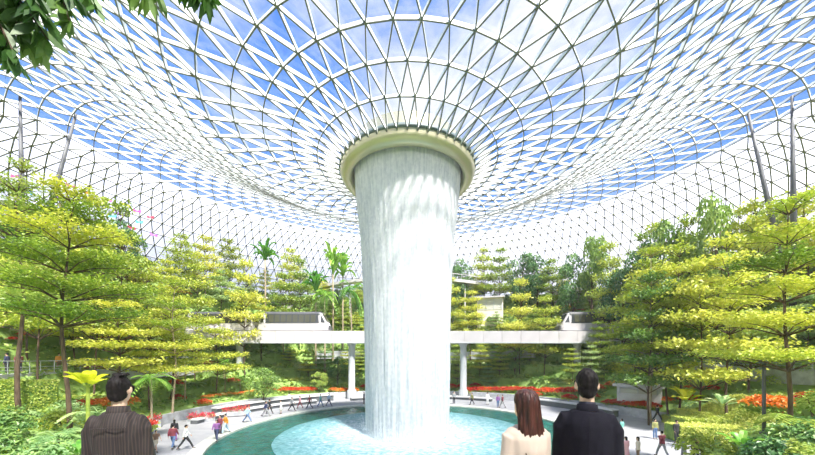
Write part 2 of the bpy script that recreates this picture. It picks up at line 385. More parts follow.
# ------------------------------------------------------------------ plant meshes
def leaf(mb, p, d, nrm, L, W, mi=0, bend=0.):
    """one pointed leaf blade from p along d"""
    s = d.cross(nrm)
    if s.length < 1e-4: s = Vector((1, 0, 0))
    s = s.normalized()*W*.5
    a = p+d*L*.45+nrm*bend*L*.3
    mb.poly([p, a+s, p+d*L-nrm*bend*L*.2, a-s], mi)
def rv(rr=R):
    v = Vector((rr.gauss(0, 1), rr.gauss(0, 1), rr.gauss(0, 1))); return v.normalized()
def rleaf(mb, p, s, rr, up=.7):
    n_ = (Vector((0, 0, up))+rv(rr)*.6).normalized(); d = n_.cross(rv(rr)).normalized()
    leaf(mb, p, d, n_, s, s*.62, 0, .3)
def disc_tier(mb, rr, cx, cy, z, rad, cnt, ls, thick):
    """one flat layer of leaves made of lobes round branch ends"""
    lobes = []
    nb = rr.randint(6, 8); a0 = rr.uniform(0, 6)
    for k in range(nb):
        a = a0+2*PI*k/nb+rr.uniform(-.25, .25); rl = rad*rr.uniform(.8, 1.08)
        for u in (.35, .62, .88):
            lobes.append((cx+rl*u*math.cos(a+rr.uniform(-.15, .15)), cy+rl*u*math.sin(a), z+rl*.10*u, rad*(.34-.1*u)))
    for _ in range(cnt):
        lx, ly, lz, lr = lobes[rr.randrange(len(lobes))]
        a = rr.uniform(0, 2*PI); q = math.sqrt(rr.random())*lr
        rleaf(mb, Vector((lx+q*math.cos(a), ly+q*math.sin(a), lz+rr.gauss(0, thick)+thick*(1-q/lr))), ls*rr.uniform(.7, 1.3), rr, .9)
    return [(a0+2*PI*k/nb) for k in range(nb)]
def tier_tree(seed, H, RAD, ntier, z0, cnt, ls, leafm, barkm, near=False):
    rr = random.Random(seed); wood = MB(); fol = MB(); tiers = []; branches = []
    bx = lambda z: .12*math.sin(z*.7+seed); by = lambda z: .12*math.cos(z*.6+seed)
    r0 = .008*H+.02
    wood.tube([(bx(z), by(z), z) for z in np.linspace(-.9, H*.97, 9)], [r0*(1-.85*k/8) for k in range(9)], 8)
    for k in range(ntier):
        u = k/(ntier-1); z = z0+(H-z0)*u**.93+rr.uniform(-.1, .1)
        rad = RAD*(1-.66*u**1.7)*rr.uniform(.88, 1.1)
        ox, oy = bx(z)+rr.uniform(-.12, .12)*rad, by(z)+rr.uniform(-.12, .12)*rad
        tm = MB() if near else fol
        ang = disc_tier(tm, rr, ox, oy, z, rad, int(cnt*(rad/RAD)**1.5), ls, .05*RAD*.5+.05)
        wb = wood
        for a in ang:
            tgt = wood
            if near: tgt = MB()
            L = rad*.9
            tgt.tube([(bx(z-.3), by(z-.3), z-.35-rad*.08), (ox+L*.45*math.cos(a), oy+L*.45*math.sin(a), z-.12), (ox+L*math.cos(a), oy+L*math.sin(a), z+.02*L)],
                     [r0*.42*(1-.5*u), r0*.26*(1-.5*u), .012], 5)
            if near: branches.append(tgt)
        if near: tiers.append(tm)
    if near:
        return [('trunk', wood.mesh('trunk', barkm, True))]+[('branch', b.mesh('branch', barkm, True)) for b in branches]+[('foliage_tier', t_.mesh('foliage_tier', leafm)) for t_ in tiers]
    return [('trunk', wood.mesh('trunk', barkm, True)), ('foliage', fol.mesh('foliage', leafm))]
def bushy_tree(seed, H, RAD, cnt, ls, leafm, barkm, z0=.35):
    rr = random.Random(seed); wood = MB(); fol = MB(); r0 = .013*H+.03
    wood.tube([(0, 0, -.9), (.05, 0, H*.3), (0, .1, H*.75)], [r0, r0*.8, r0*.3], 8)
    blobs = []
    for k in range(15):
        a = rr.uniform(0, 2*PI); u = rr.uniform(z0, .93); q = RAD*math.sqrt(max(0, 1-((u-.6)/.42)**2))*rr.uniform(.3, .78)
        blobs.append((q*math.cos(a), q*math.sin(a), u*H, RAD*rr.uniform(.32, .5)))
        wood.tube([(0, 0, max(.2, u*H-RAD*.7)), (q*.6*math.cos(a), q*.6*math.sin(a), u*H-RAD*.2), (q*math.cos(a), q*math.sin(a), u*H)], [r0*.4, r0*.25, .01], 5)
    for _ in range(cnt):
        b = blobs[rr.randrange(len(blobs))]; d = rv(rr); d.z = d.z if d.z > -.4 else -d.z
        p = Vector(b[:3])+Vector((d.x, d.y, d.z*.7))*b[3]*rr.uniform(.75, 1.05)
        n_ = (d+rv(rr)*.6).normalized(); t_ = n_.cross(rv(rr)).normalized()
        leaf(fol, p, t_, n_, ls*rr.uniform(.7, 1.3), ls*.65, 0, .3)
    return [('trunk', wood.mesh('trunk', barkm, True)), ('foliage', fol.mesh('foliage', leafm))]
def frond(mb, rr, base, az, L, lift, droop, nl, lw, ll):
    """feather frond: arching rib with leaflets down both sides"""
    pts = []
    for k in range(nl+1):
        u = k/nl; h = lift*L*u-droop*L*u*u
        pts.append(base+Vector((math.cos(az)*L*u*(1-.12*u), math.sin(az)*L*u*(1-.12*u), h)))
    side = Vector((-math.sin(az), math.cos(az), 0))
    mb.tube(pts, [.02*(1-.8*k/nl)+.004 for k in range(nl+1)], 4)
    for k in range(1, nl+1):
        t_ = (pts[k]-pts[k-1]).normalized(); u = k/nl; w_ = ll*math.sin(PI*min(1, .12+u*.88))**.6+.05
        for s in (-1, 1):
            d = (side*s*.9+t_*.5+Vector((0, 0, -.25))).normalized()
            leaf(mb, pts[k], d, Vector((0, 0, 1)), w_, lw, 0, .15)
def palm_tree(seed, H, n=15, L=2.3, barkm=None, nl=12):
    rr = random.Random(seed); wood = MB(); fol = MB()
    lean = rr.uniform(-.05, .05)*H
    wood.tube([(lean*u*u, 0, -.9+(H+.9)*u) for u in np.linspace(0, 1, 8)], [.13-.05*u for u in np.linspace(0, 1, 8)], 8)
    top = Vector((lean, 0, H))
    for k in range(n):
        el = rr.random(); frond(fol, rr, top, 2*PI*k/n*2.4+rr.uniform(-.2, .2), L*rr.uniform(.8, 1.1), 1.0-.9*el, .75+.3*el, nl, .16, .55)
    return [('trunk', wood.mesh('trunk', barkm or M['palebark'], True)), ('fronds', fol.mesh('fronds', M['palm']))]
def blade(mb, base, az, el, L, W, droop, rr):
    """one long arching paddle blade"""
    d = Vector((math.cos(az)*math.cos(el), math.sin(az)*math.cos(el), math.sin(el))); h = Vector((math.cos(az), math.sin(az), 0)); s = Vector((-math.sin(az), math.cos(az), 0))
    n = 8; pts = [base+d*L*k/n+h*L*.12*(k/n)**2-Vector((0, 0, droop*L*(k/n)**2.4)) for k in range(n+1)]
    for k in range(n):
        w0 = W*math.sin(PI*(.06+.9*k/n))**.6; w1 = W*math.sin(PI*(.06+.9*(k+1)/n))**.6; up = (Vector((0, 0, 1))-h*.3)*.35
        mb.quad(pts[k], pts[k]+s*w0+up*w0, pts[k+1]+s*w1+up*w1, pts[k+1]); mb.quad(pts[k], pts[k+1], pts[k+1]-s*w1+up*w1, pts[k]-s*w0+up*w0)
def fan_palm(seed, H):
    """slender stem with a crown of broad arching paddle leaves"""
    rr = random.Random(seed); wood = MB(); fol = MB()
    wood.tube([(0, 0, -.9), (.1, 0, H*.4), (0, 0, H*.72)], [.15, .12, .1], 8)
    for k in range(20):
        blade(fol, Vector((0, 0, H*.70+.02*k)), 2.4*k+rr.uniform(-.2, .2), rr.uniform(.45, 1.35), H*.36*rr.uniform(.85, 1.15), .30, rr.uniform(.25, .65), rr)
    return [('trunk', wood.mesh('trunk', M['palebark'], True)), ('fronds', fol.mesh('fronds', M['palm']))]
def mound(seed, r, h, cnt, ls, leafm):
    rr = random.Random(seed); fol = MB(); st = MB()
    bl = [(rr.uniform(-.5, .5)*r, rr.uniform(-.5, .5)*r, rr.uniform(.35, .6)) for _ in range(7)]
    for k in range(7): st.tube([(0, 0, -.4), (bl[k][0]*.5, bl[k][1]*.5, h*.3), (bl[k][0], bl[k][1], h*.6)], [.03, .02, .01], 4)
    for _ in range(cnt):
        b = bl[rr.randrange(7)]; d = rv(rr); d.z = abs(d.z)
        p = Vector((b[0]+d.x*r*b[2], b[1]+d.y*r*b[2], d.z*h*rr.uniform(.75, 1)*(b[2]+.42)))
        n_ = (d+rv(rr)*.5+Vector((0, 0, .4))).normalized(); t_ = n_.cross(rv(rr)).normalized()
        leaf(fol, p, t_, n_, ls*rr.uniform(.7, 1.3), ls*.6, 0, .3)
    return [('stem', st.mesh('stem', M['bark'])), ('foliage', fol.mesh('foliage', leafm))]
def flowers(seed, r, h, leafm, petal, cnt=420, ls=.16):
    rr = random.Random(seed); fol = MB(); fl = MB()
    for _ in range(cnt):
        a = rr.uniform(0, 2*PI); q = math.sqrt(rr.random())*r; z = h*(1-(q/r)**2*.5)
        rleaf(fol, Vector((q*math.cos(a), q*math.sin(a), z*rr.uniform(.1, .8))), ls*1.5, rr, .5)
        if rr.random() < .75:
            p = Vector((q*math.cos(a), q*math.sin(a), z*rr.uniform(.8, 1.1)))
            for k in range(3): rleaf(fl, p, ls, rr, .6)
    return [('foliage', fol.mesh('foliage', leafm)), ('blossoms', fl.mesh('blossoms', petal))]
def fern(seed, r, n=14, leafm=None, nl=10):
    rr = random.Random(seed); fol = MB()
    for k in range(n):
        e_ = rr.random(); frond(fol, rr, Vector((0, 0, .1)), 2*PI*k/n*2.4, r*rr.uniform(.8, 1.1), 1.2-.6*e_, .95, nl, .10*r, .26*r)
    b = MB(); b.tube([(0, 0, -.5), (0, 0, .2)], [.08, .05], 6)
    return [('stem', b.mesh('stem', M['bark'])), ('fronds', fol.mesh('fronds', leafm or M['mid']))]
def broadleaf(seed, n, L, W, leafm, e0=.35, e1=1.25, droop=.35, stem=0.):
    """big paddle leaves, each rising from the crown and arching over"""
    rr = random.Random(seed); out = []; st = MB()
    for k in range(n):
        az = 2*PI*k*.382+rr.uniform(-.3, .3); el = rr.uniform(e0, e1); mb = MB(); p = Vector((math.cos(az)*math.cos(el), math.sin(az)*math.cos(el), math.sin(el)))*L*.35
        st.tube([(0, 0, 0), p], [.03, .018], 5)
        blade(mb, p, az, el, L*rr.uniform(.75, 1.1), W, droop, rr); out.append(('leaf_blade', mb.mesh('leaf_blade', leafm)))
    if stem: st.tube([(0, 0, -stem), (0, 0, .05)], [.09, .06], 8)
    return [('stalks', st.mesh('stalks', M['mid']))]+out
# species -> list of variants; each variant a list of (part name, mesh)
SP = {
 'layered': [tier_tree(s, 7.5, 2.8, 5, 2.6, 1150, .25, M['lime'], M['bark']) for s in (1, 2, 3, 4)],
 'tall': [tier_tree(s, 10, 2.8, 6, 4.3, 1000, .25, M['lime'], M['bark']) for s in (11, 12, 13)],
 'palelayer': [tier_tree(s, 7.5, 2.8, 5, 2.4, 1050, .26, M['pale'], M['bark']) for s in (24, 25)],
 'greenlayer': [tier_tree(s, 8, 2.9, 6, 2.2, 1150, .26, M['mid'], M['bark']) for s in (21, 22)],
 'bushy': [bushy_tree(s, 6.5, 2.6, 3000, .26, M['deep'], M['bark']) for s in (31, 32)],
 'bushylime': [bushy_tree(s, 6, 2.3, 2800, .25, M['mid'], M['bark']) for s in (33, 34)],
 'palm': [palm_tree(s, 6.5) for s in (41, 42, 43)],
 'fanpalm': [fan_palm(s, 7) for s in (51, 52)],
 'mound': [mound(s, 1.4, 1.1, 900, .2, M['pale']) for s in (61, 62)],
 'moundlime': [mound(s, 1.4, 1.2, 900, .2, M['lime']) for s in (63, 64)],
 'mounddeep': [mound(s, 1.5, 1.3, 900, .22, M['deep']) for s in (65, 66)],
 'moundmid': [mound(s, 1.4, 1.2, 900, .21, M['mid']) for s in (67, 68)],
 'fern': [fern(s, 1.3) for s in (71, 72)],
 'palefern': [fern(s, 1.4, leafm=M['pale']) for s in (73, 74)],
 'redflower': [flowers(s, 1.1, .75, M['mid'], M['red']) for s in (81, 82)],
 'orangeflower': [flowers(s, 1.0, .7, M['mid'], M['orange']) for s in (83, 84)],
 'broad': [broadleaf(s, 11, 1.2, .2, M['palm']) for s in (91, 92)],
}
WORDS = {'palelayer': ('pale green layered tree', 'tree', 'layered_tree'), 'layered': ('layered yellow-green tree', 'tree', 'layered_tree'), 'tall': ('tall layered yellow-green tree', 'tree', 'layered_tree'),
 'greenlayer': ('mid-green layered tree', 'tree', 'layered_tree'), 'bushy': ('dark green bushy tree', 'tree', 'bushy_tree'), 'bushylime': ('bright green round-crowned tree', 'tree', 'bushy_tree'),
 'palm': ('feather-leaved palm', 'palm tree', 'palm_tree'), 'fanpalm': ('paddle-leaved fan palm', 'palm tree', 'fan_palm'),
 'mound': ('pale green shrub', 'shrub', 'rounded_shrub'), 'moundlime': ('yellow-green shrub', 'shrub', 'rounded_shrub'), 'mounddeep': ('dark green shrub', 'shrub', 'rounded_shrub'), 'moundmid': ('mid-green shrub', 'shrub', 'rounded_shrub'),
 'fern': ('arching green fern', 'fern', 'arching_fern'), 'palefern': ('pale arching fern', 'fern', 'arching_fern'),
 'redflower': ('red flower clump', 'flowers', 'flower_clump'), 'orangeflower': ('orange flower clump', 'flowers', 'flower_clump'), 'broad': ('broad-leaved plant', 'plant', 'broad_leaved_plant')}
PLANTS = []
def plant(sp, x, y, z, s=1., sz=None, rz=None, label=None, group=None):
    parts = SP[sp][R.randrange(len(SP[sp]))]; wd = WORDS[sp]
    px, py = pix(x, y, z)
    o = empty(wd[2], (x, y, z), R.uniform(0, 2*PI) if rz is None else rz, cat=wd[1])
    o.scale = (s, s, sz or s)
    for nm, me in parts: link(nm, me, o)
    if label: o['label'] = label
    if group: o['group'] = group
    PLANTS.append([o, sp, px, y, z, bool(label)])
    return o
placed = []
def free(x, y, r):
    for a, b, q in placed:
        if (a-x)**2+(b-y)**2 < (r+q)**2: return False
    return True
BLOCK = []   # world-space rectangles kept clear: (x0,x1,y0,y1,z0,z1)
def put(sp, px, d, s=1., top=None, sz=None, r=None):
    """stands a plant on the hillside in direction px at distance d"""
    x, y = wx(px, d), d-D; z = terr(x, y)
    if top is not None:
        h0 = {'layered': 7.6, 'tall': 10.1, 'greenlayer': 8.1, 'palelayer': 7.6, 'bushy': 6.4, 'bushylime': 6, 'palm': 7.2, 'fanpalm': 7.4}.get(sp, 1.2)
        ztop = CZ+(HZ-top)/F*d; sz = max(.4, (ztop-z)/h0)
        s = s*max(.55, min(1.2, sz)) if s == 1. else s
    placed.append((x, y, r if r is not None else 1.3*s))
    return plant(sp, x, y, z-.05, s, sz)
# key trees read off the photograph: (species, px, distance, top row)
KEY = [
 ('fanpalm', 265, 58, 233), ('fanpalm', 333, 57, 231), ('fanpalm', 316, 55, 258), ('palm', 352, 54, 282), ('palm', 325, 54, 288), ('fanpalm', 343, 60, 240),
 ('layered', 120, 34, 208), ('layered', 96, 30, 200), ('tall', 180, 50, 236), ('layered', 60, 33, 196), ('bushy', 122, 44, 226),
 ('layered', 205, 55, 238), ('layered', 228, 60, 240), ('layered', 245, 48, 262), ('layered', 290, 62, 250), ('tall', 148, 38, 262), ('tall', 172, 35, 300),
 ('tall', 150, 31, 312), ('layered', 216, 40, 320), ('layered', 196, 43, 268), ('tall', 118, 27, 290), ('layered', 262, 52, 300),
 ('layered', 300, 57, 262), ('layered', 283, 54, 276), ('bushylime', 130, 40, 285), ('bushylime', 264, 40.5, 368), 
 ('layered', 484, 66, 249), ('layered', 500, 64, 250), ('bushy', 522, 62, 256), ('bushy', 538, 60, 258), ('bushy', 462, 66, 262), ('layered', 552, 58, 262), ('bushylime', 592, 52, 236),
 ('bushy', 574, 54, 258), ('layered', 520, 53, 282), ('tall', 470, 58, 292), ('layered', 545, 50, 298), ('layered', 610, 48, 246), ('layered', 642, 45, 235), ('bushy', 640, 44, 246),
 ('layered', 655, 42, 228), ('bushylime', 672, 40, 222), ('layered', 690, 39, 218), ('bushylime', 716, 36, 200), ('layered', 742, 38, 210), ('layered', 758, 34, 202), ('bushylime', 775, 37, 206),
 ('layered', 806, 34, 192), ('tall', 648, 33, 262), ('tall', 680, 30, 248), ('layered', 600, 46, 322), ('tall', 634, 36, 285), ('layered', 700, 27, 268), ('bushy', 622, 46, 276), ('bushy', 655, 38, 282),
 ('greenlayer', 650, 30, 276), ('tall', 728, 26, 240), ('greenlayer', 750, 30, 262), ('layered', 40, 27, 214), ('layered', 8, 30, 186), ('greenlayer', 92, 36, 262), ('greenlayer', 18, 33, 222),
 ('layered', 135, 45, 250), ('layered', 165, 47, 262), ('palelayer', 580, 55, 300), ('layered', 450, 60, 280), ('greenlayer', 500, 54, 347), ('layered', 480, 55, 346), ('greenlayer', 458, 55, 346),
 ('greenlayer', 530, 54, 346), ('layered', 290, 54, 347), ('palelayer', 325, 54.5, 347), ('bushy', 338, 53.5, 358), ('layered', 308, 53.5, 352), ('palelayer', 555, 54, 346), ('bushy', 515, 53.5, 350), ('layered', 640, 37, 345),
 ('tall', 667, 31, 290), ('bushylime', 320, 49, 372),
]
for sp, px, d, top in KEY: put(sp, px, d, 1., top)
def put_at(sp, px, py, s=1.):
    """walks out from the terrace until the hillside meets the sight line, and plants there"""
    d = 12.
    while d < 84:
        x, y = wx(px, d), d-D
        if math.hypot(x, y) < 51 and pix(x, y, terr(x, y))[1] <= py and terr(x, y) > .8: break
        d += .4
    else: return
    placed.append((x, y, .5)); plant(sp, x, y, terr(x, y)-.05, s)
def sp_tree(kinds): return kinds[0] in ('layered', 'greenlayer', 'palm')
def scatter(kinds, n, az0, az1, h0, h1, rad, smin, smax, tries=30, topmax=None):
    for _ in range(n):
        for _t in range(tries):
            az = R.uniform(az0, az1); h = R.uniform(h0, h1)
            rho = rho_at(az, h)+R.uniform(-.6, .6) if h < 19.5 else R.uniform(rho_at(az, 19.4), 51)
            x, y = rho*math.sin(math.radians(az)), rho*math.cos(math.radians(az)); s = R.uniform(smin, smax)
            px, py = pix(x, y, terr(x, y))
            if y+D < 6 or px < -70 or px > 885 or rho > 52 or not free(x, y, rad*s): continue
            if 368 < px < 450 and y > 0: continue
            if sp_tree(kinds) and y < 19.9 and (190 < px < 258 or 552 < px < 645) and terr(x, y)+7*s > 8.6: continue
            if y+D < 27 and (px < 125 or 670 < px < 775) and pix(x, y, terr(x, y)+1.3*s*(6 if sp_tree(kinds) else 1))[1] < 382: continue
            if any(b[0] < x < b[1] and b[2] < y < b[3] for b in BLOCK): continue
            placed.append((x, y, rad*s)); plant(R.choice(kinds), x, y, terr(x, y)-.05, s, s*R.uniform(.85, 1.15)); break
# ------------------------------------------------------------------ near trees with every tier and branch a part
def near_tree(nm, seed, x, y, H, RAD, nt_, z0, cnt, ls, leafm, barkm, label):
    z = terr(x, y); o = empty(nm, (x, y, z), label=label, cat='tree')
    for pn, me in tier_tree(seed, H, RAD, nt_, z0, cnt, ls, leafm, barkm, near=True): link(pn, me, o)
    placed.append((x, y, 1.4)); return o
x, y, _ = at(66, 400, 14.5); near_tree('layered_tree', 101, x, y, CZ+(HZ-190)/F*14.5-terr(x, y), 3.0, 6, 5.6, 3600, .15, M['limefine'], M['bark'], 'tall layered yellow-green tree with dark trunk standing behind the man in striped jacket')
x, y, _ = at(787, 400, 14.5); near_tree('layered_tree', 102, x, y, CZ+(HZ-205)/F*14.5-terr(x, y), 2.9, 6, 3.8, 3600, .15, M['limefine'], M['bark'], 'large layered green tree with thick dark trunk nearest the right edge')
x, y, _ = at(20, 400, 19); near_tree('layered_tree', 103, x, y, CZ+(HZ-165)/F*19-terr(x, y), 2.4, 7, 7.0, 1400, .17, M['mid'], M['bark'], 'slender dark-tiered tree rising above all others at the left edge')
x, y, _ = at(174, 400, 31.5); near_tree('layered_tree', 104, x, y, CZ+(HZ-285)/F*31.5-terr(x, y), 3.6, 5, 5.0, 2200, .2, M['limefine'], M['palebark'], 'layered yellow-green tree with pale trunk at the plaza edge by crimson flower boxes')
x, y, _ = at(651, 400, 31); near_tree('layered_tree', 105, x, y, CZ+(HZ-252)/F*31-terr(x, y), 3.5, 5, 7.2, 2400, .2, M['limefine'], M['palebark'], 'layered yellow-green tree with pale trunk behind the right stone bench')
x, y, _ = at(764, 400, 15); o = empty('lamp_post', (x, y, terr(x, y)), label='slim black lamp post on the bank in front of the right-hand hedge', cat='lamp post')
c = MB(); c.tube([(0, 0, -.3), (0, 0, CZ+(HZ-362)/F*15-terr(x, y))], .07, 10); link('pole', c.mesh('pole', M['darkgrey'], True), o)
h = CZ+(HZ-362)/F*15-terr(x, y)
c = MB(); c.lathe([(0, h+.14), (.14, h+.1), (.2, h), (.08, h-.06), (0, h-.06)], 16); link('lamp_head', c.mesh('lamp_head', M['darkgrey'], True), o)
c = MB(); c.lathe([(0, 0), (.16, .0), (.16, .1), (.08, .16)], 16); link('base', c.mesh('base', M['darkgrey']), o)
# ------------------------------------------------------------------ elevated bridge and its people-mover
YB = 19.9; ZB0, ZB1 = CZ+(HZ-342.5)/F*(YB+D), CZ+(HZ-331)/F*(YB+D)
br = empty('elevated_bridge', (0, YB, 0), label='long pale elevated bridge crossing behind the waterfall on round columns', cat='bridge')
c = MB(); c.box(-43, 43, 0, 4.6, ZB0+.35, ZB1-.25); link('deck', c.mesh('deck', M['concrete']), br)
for k in range(30):
    x0 = -43+k*86/30; c = MB(); c.box(x0+.02, x0+86/30-.02, -.14, 0, ZB0, ZB1); link('fascia_panel', c.mesh('fascia_panel', M['white']), br)
c = MB(); c.box(-43, 43, -.2, .1, ZB0-.12, ZB0); c.box(-43, 43, 0, 4.6, ZB0+.1, ZB0+.35); link('soffit', c.mesh('soffit', M['steel']), br)
c = MB(); c.box(-43, 43, 1.0, 1.5, ZB1-.25, ZB1+.05); c.box(-43, 43, 2.8, 3.3, ZB1-.25, ZB1+.05); link('guide_rail', c.mesh('guide_rail', M['steel']), br)
for px in (351.5, 463.5, 239, 578):
    x = wx(px, YB+D+1.2); c = MB(); c.lathe([(.72, 0), (.72, 1.3), (.52, 1.5), (.5, ZB0-.6), (.85, ZB0+.1)], 24, cx=x, cy=1.4); link('column', c.mesh('column', M['steel'], True), br)
for a_ in (wx(239, 48.8), wx(351.5, 48.8), wx(463.5, 48.8), wx(578, 48.8)): placed.append((a_, YB+1.4, .8))
BLOCK.append((-42, 42, YB-1.2, YB+5.6))
def train(xc, L, label, flip=1):
    o = empty('train_car', (xc, YB+2.15, ZB1+.05), label=label, cat='train')
    if flip < 0: o.rotation_euler.z = PI
    z1 = 2.95; hl = L/2; W2 = 1.25
    def sec(x, top, bot, w): return [(x, -w, bot), (x, -w-.05, (top+bot)*.45), (x, -w*.86, top-.1), (x, -w*.6, top), (x, w*.6, top), (x, w*.86, top-.1), (x, w+.05, (top+bot)*.45), (x, w, bot)]
    c = MB(); c.loft([sec(-hl, 1.0, .25, W2*.8), sec(-hl+.25, 1.5, .15, W2*.95), sec(-hl+1.0, z1-.1, .12, W2), sec(-hl+1.5, z1, .12, W2), sec(hl-1.5, z1, .12, W2), sec(hl-1.0, z1-.1, .12, W2), sec(hl-.25, 1.5, .15, W2*.95), sec(hl, 1.0, .25, W2*.8)])
    link('car_body', c.mesh('car_body', M['white']), o)
    c = MB(); c.loft([[(xx, -w_, z1-.32), (xx, -w_*.86, z1-.03), (xx, -w_*.6, z1+.12), (xx, w_*.6, z1+.12), (xx, w_*.86, z1-.03), (xx, w_, z1-.32)] for xx, w_ in ((-hl+1.15, 1.14), (-hl+1.4, 1.24), (hl-1.4, 1.24), (hl-1.15, 1.14))]); link('roof_pod', c.mesh('roof_pod', M['darkgrey']), o)
    n_ = 8; wl = (L-3.6)/n_
    for s in (-1, 1):
        c = MB()
        c.poly([(-hl+1.35, s*1.33, 1.25), (hl-1.35, s*1.33, 1.25), (hl-1.55, s*1.19, 2.75), (-hl+1.55, s*1.19, 2.75)])
        c.poly([(-hl+1.35, s*1.30, 1.25), (hl-1.35, s*1.30, 1.25), (hl-1.55, s*1.16, 2.75), (-hl+1.55, s*1.16, 2.75)])
        link('window_band', c.mesh('window_band', M['dark']), o)
        for k in range(n_):
            x0 = -hl+1.8+k*wl; c = MB(); c.poly([(x0+.1, s*1.345, 1.4), (x0+wl-.1, s*1.345, 1.4), (x0+wl-.1, s*1.225, 2.55), (x0+.1, s*1.225, 2.55)])
            link('window_pane', c.mesh('window_pane', M['pane']), o)
        for e_ in (-1, 1):
            c = MB(); c.poly([(e_*(hl-1.1), s*1.32, 1.35), (e_*(hl-.42), s*1.25, 1.35), (e_*(hl-1.05), s*1.2, 2.5)]); link('quarter_window', c.mesh('quarter_window', M['dark']), o)
    for e_ in (-1, 1):
        c = MB(); c.poly([(e_*(hl-.28), -1.0, 1.5), (e_*(hl-.28), 1.0, 1.5), (e_*(hl-.97), .95, 2.75), (e_*(hl-.97), -.95, 2.75)]); c.v = [(a+e_*.05, b, z+.04) for a, b, z in c.v]
        link('windscreen', c.mesh('windscreen', M['dark']), o)
        c = MB(); c.box(min(e_*(hl-.1), e_*(hl+.22)), max(e_*(hl-.1), e_*(hl+.22)), -.9, .9, .3, .85); link('bumper', c.mesh('bumper', M['darkgrey']), o)
    c = MB(); c.box(-hl+.8, hl-.8, -.8, .8, 0, .16); link('undercarriage', c.mesh('undercarriage', M['darkgrey']), o)
M['pane'] = mat('train_window', (.07, .07, .045), .15)
dt = YB+D+1
train((wx(257, dt)+wx(328, dt))/2, wx(328, dt)-wx(257, dt), 'white people-mover car with dark windows on the bridge left of the waterfall')
train((wx(182, dt)+wx(254, dt))/2, wx(254, dt)-wx(182, dt), 'rear white people-mover car half hidden by trees, leftmost on the bridge')
train((wx(562, dt)+wx(632, dt))/2, wx(632, dt)-wx(562, dt), 'white people-mover car behind tree tops on the bridge right of the waterfall')
# ------------------------------------------------------------------ high canopy walkway (an arc behind the fall)
cw = empty('canopy_walkway', (0, 0, 0), label='thin white curved walkway high on the slope behind the waterfall', cat='walkway')
def arcpt(u, r): a = PI+u; return (r*math.sin(a), 60.9+r*math.cos(a))
def arcloft(mb, r0, r1, z0, z1, u0, u1, n=40):
    secs = []
    for k in range(n+1):
        u = u0+(u1-u0)*k/n; a, b = arcpt(u, r0), arcpt(u, r1)
        secs.append([(*a, z0), (*b, z0), (*b, z1), (*a, z1)])
    mb.loft(secs)
zc = CZ+(HZ-277)/F*60.6
c = MB(); arcloft(c, 26.4, 27.9, zc-.45, zc+.1, -1.0, 1.0); link('deck', c.mesh('deck', M['white']), cw)
c = MB(); arcloft(c, 27.85, 27.92, zc+1.05, zc+1.15, -1.0, 1.0); link('handrail', c.mesh('handrail', M['white']), cw)
for k in range(31):
    u = -1.0+k/15; a = arcpt(u, 27.88); c = MB(); c.tube([(*a, zc), (*a, zc+1.1)], .035, 5); link('baluster', c.mesh('baluster', M['white']), cw)
for u in (-.8, -.45, -.15, .15, .45, .8):
    a = arcpt(u, 27.1); c = MB(); c.tube([(*a, terr(*a)-.5), (*a, zc-.4)], .16, 8); link('support_post', c.mesh('support_post', M['white']), cw)
# ------------------------------------------------------------------ V-shaped roof props
M['propgrey'] = mat('prop_grey_steel', (.11, .11, .12), .6)
def vprop(px, d, tops, label, w=.24):
    x, y = wx(px, d), d-D; zg = terr(x, y)
    o = empty('roof_prop', (x, y, zg), label=label, cat='column', group='inclined roof columns')
    c = MB(); c.lathe([(.9, -.4), (.9, .5), (.45, .9), (0, .9)], 20); link('footing', c.mesh('footing', M['concrete']), o)
    for tx, ty, td in tops:
        X, Y, Z = at(tx, ty, td); rh = math.hypot(X, Y); Z = dome_z(rh)+.1
        c = MB(); c.tube([(0, 0, .5), ((X-x)*.5, (Y-y)*.5, (Z-zg+.5)*.5), (X-x, Y-y, Z-zg)], [w*.55, w, w*.45], 12); link('strut', c.mesh('strut', M['propgrey'], True), o)
vprop(795, 33, [(792, 140, 31), (748, 165, 33)], 'grey V of two steel props under the roof at the right edge')
vprop(24, 33, [(20, 140, 31), (76, 162, 33)], 'grey V of two steel props under the roof at the left edge')
vprop(163, 62, [(140, 238, 66), (180, 232, 66)], 'pale roof props standing on the slope left of the fan palm', .3)
vprop(562, 70, [(552, 225, 74), (576, 222, 74)], 'thin pale roof props on the slope right of the waterfall', .2)
# ------------------------------------------------------------------ curved stone benches, planter walls, paths
def ringsec(r0, r1, z0, z1, a0, a1, n=60):
    mb = MB(); secs = []
    for k in range(n+1):
        a = math.radians(a0+(a1-a0)*k/n); s, co = math.sin(a), math.cos(a)
        secs.append([(r0*s, r0*co, z0), (r1*s, r1*co, z0), (r1*s, r1*co, z1), (r0*s, r0*co, z1)])
    mb.loft(secs); return mb
def bench(r0, a0, a1, h, label, w=.9):
    o = empty('curved_bench', (0, 0, 0), label=label, cat='bench')
    link('seat', ringsec(r0, r0+w, h-.14, h, a0, a1).mesh('seat', M['concrete']), o)
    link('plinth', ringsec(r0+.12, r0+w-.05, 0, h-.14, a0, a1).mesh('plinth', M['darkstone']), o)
bench(20.6, -82, -38, .5, 'long curved stone bench on the plaza left of the pool')
bench(22.0, -72, -30, .95, 'higher curved stone ledge behind the left plaza bench')
bench(20.4, -24, -4, .5, 'curved stone bench at the far side of the pool, left of the fall')
bench(21.6, 5, 34, .5, 'curved stone bench at the far side of the pool, right of the fall')
bench(23.2, 46, 74, .8, 'curved grey stone bench on the right plaza beside the red flowers')
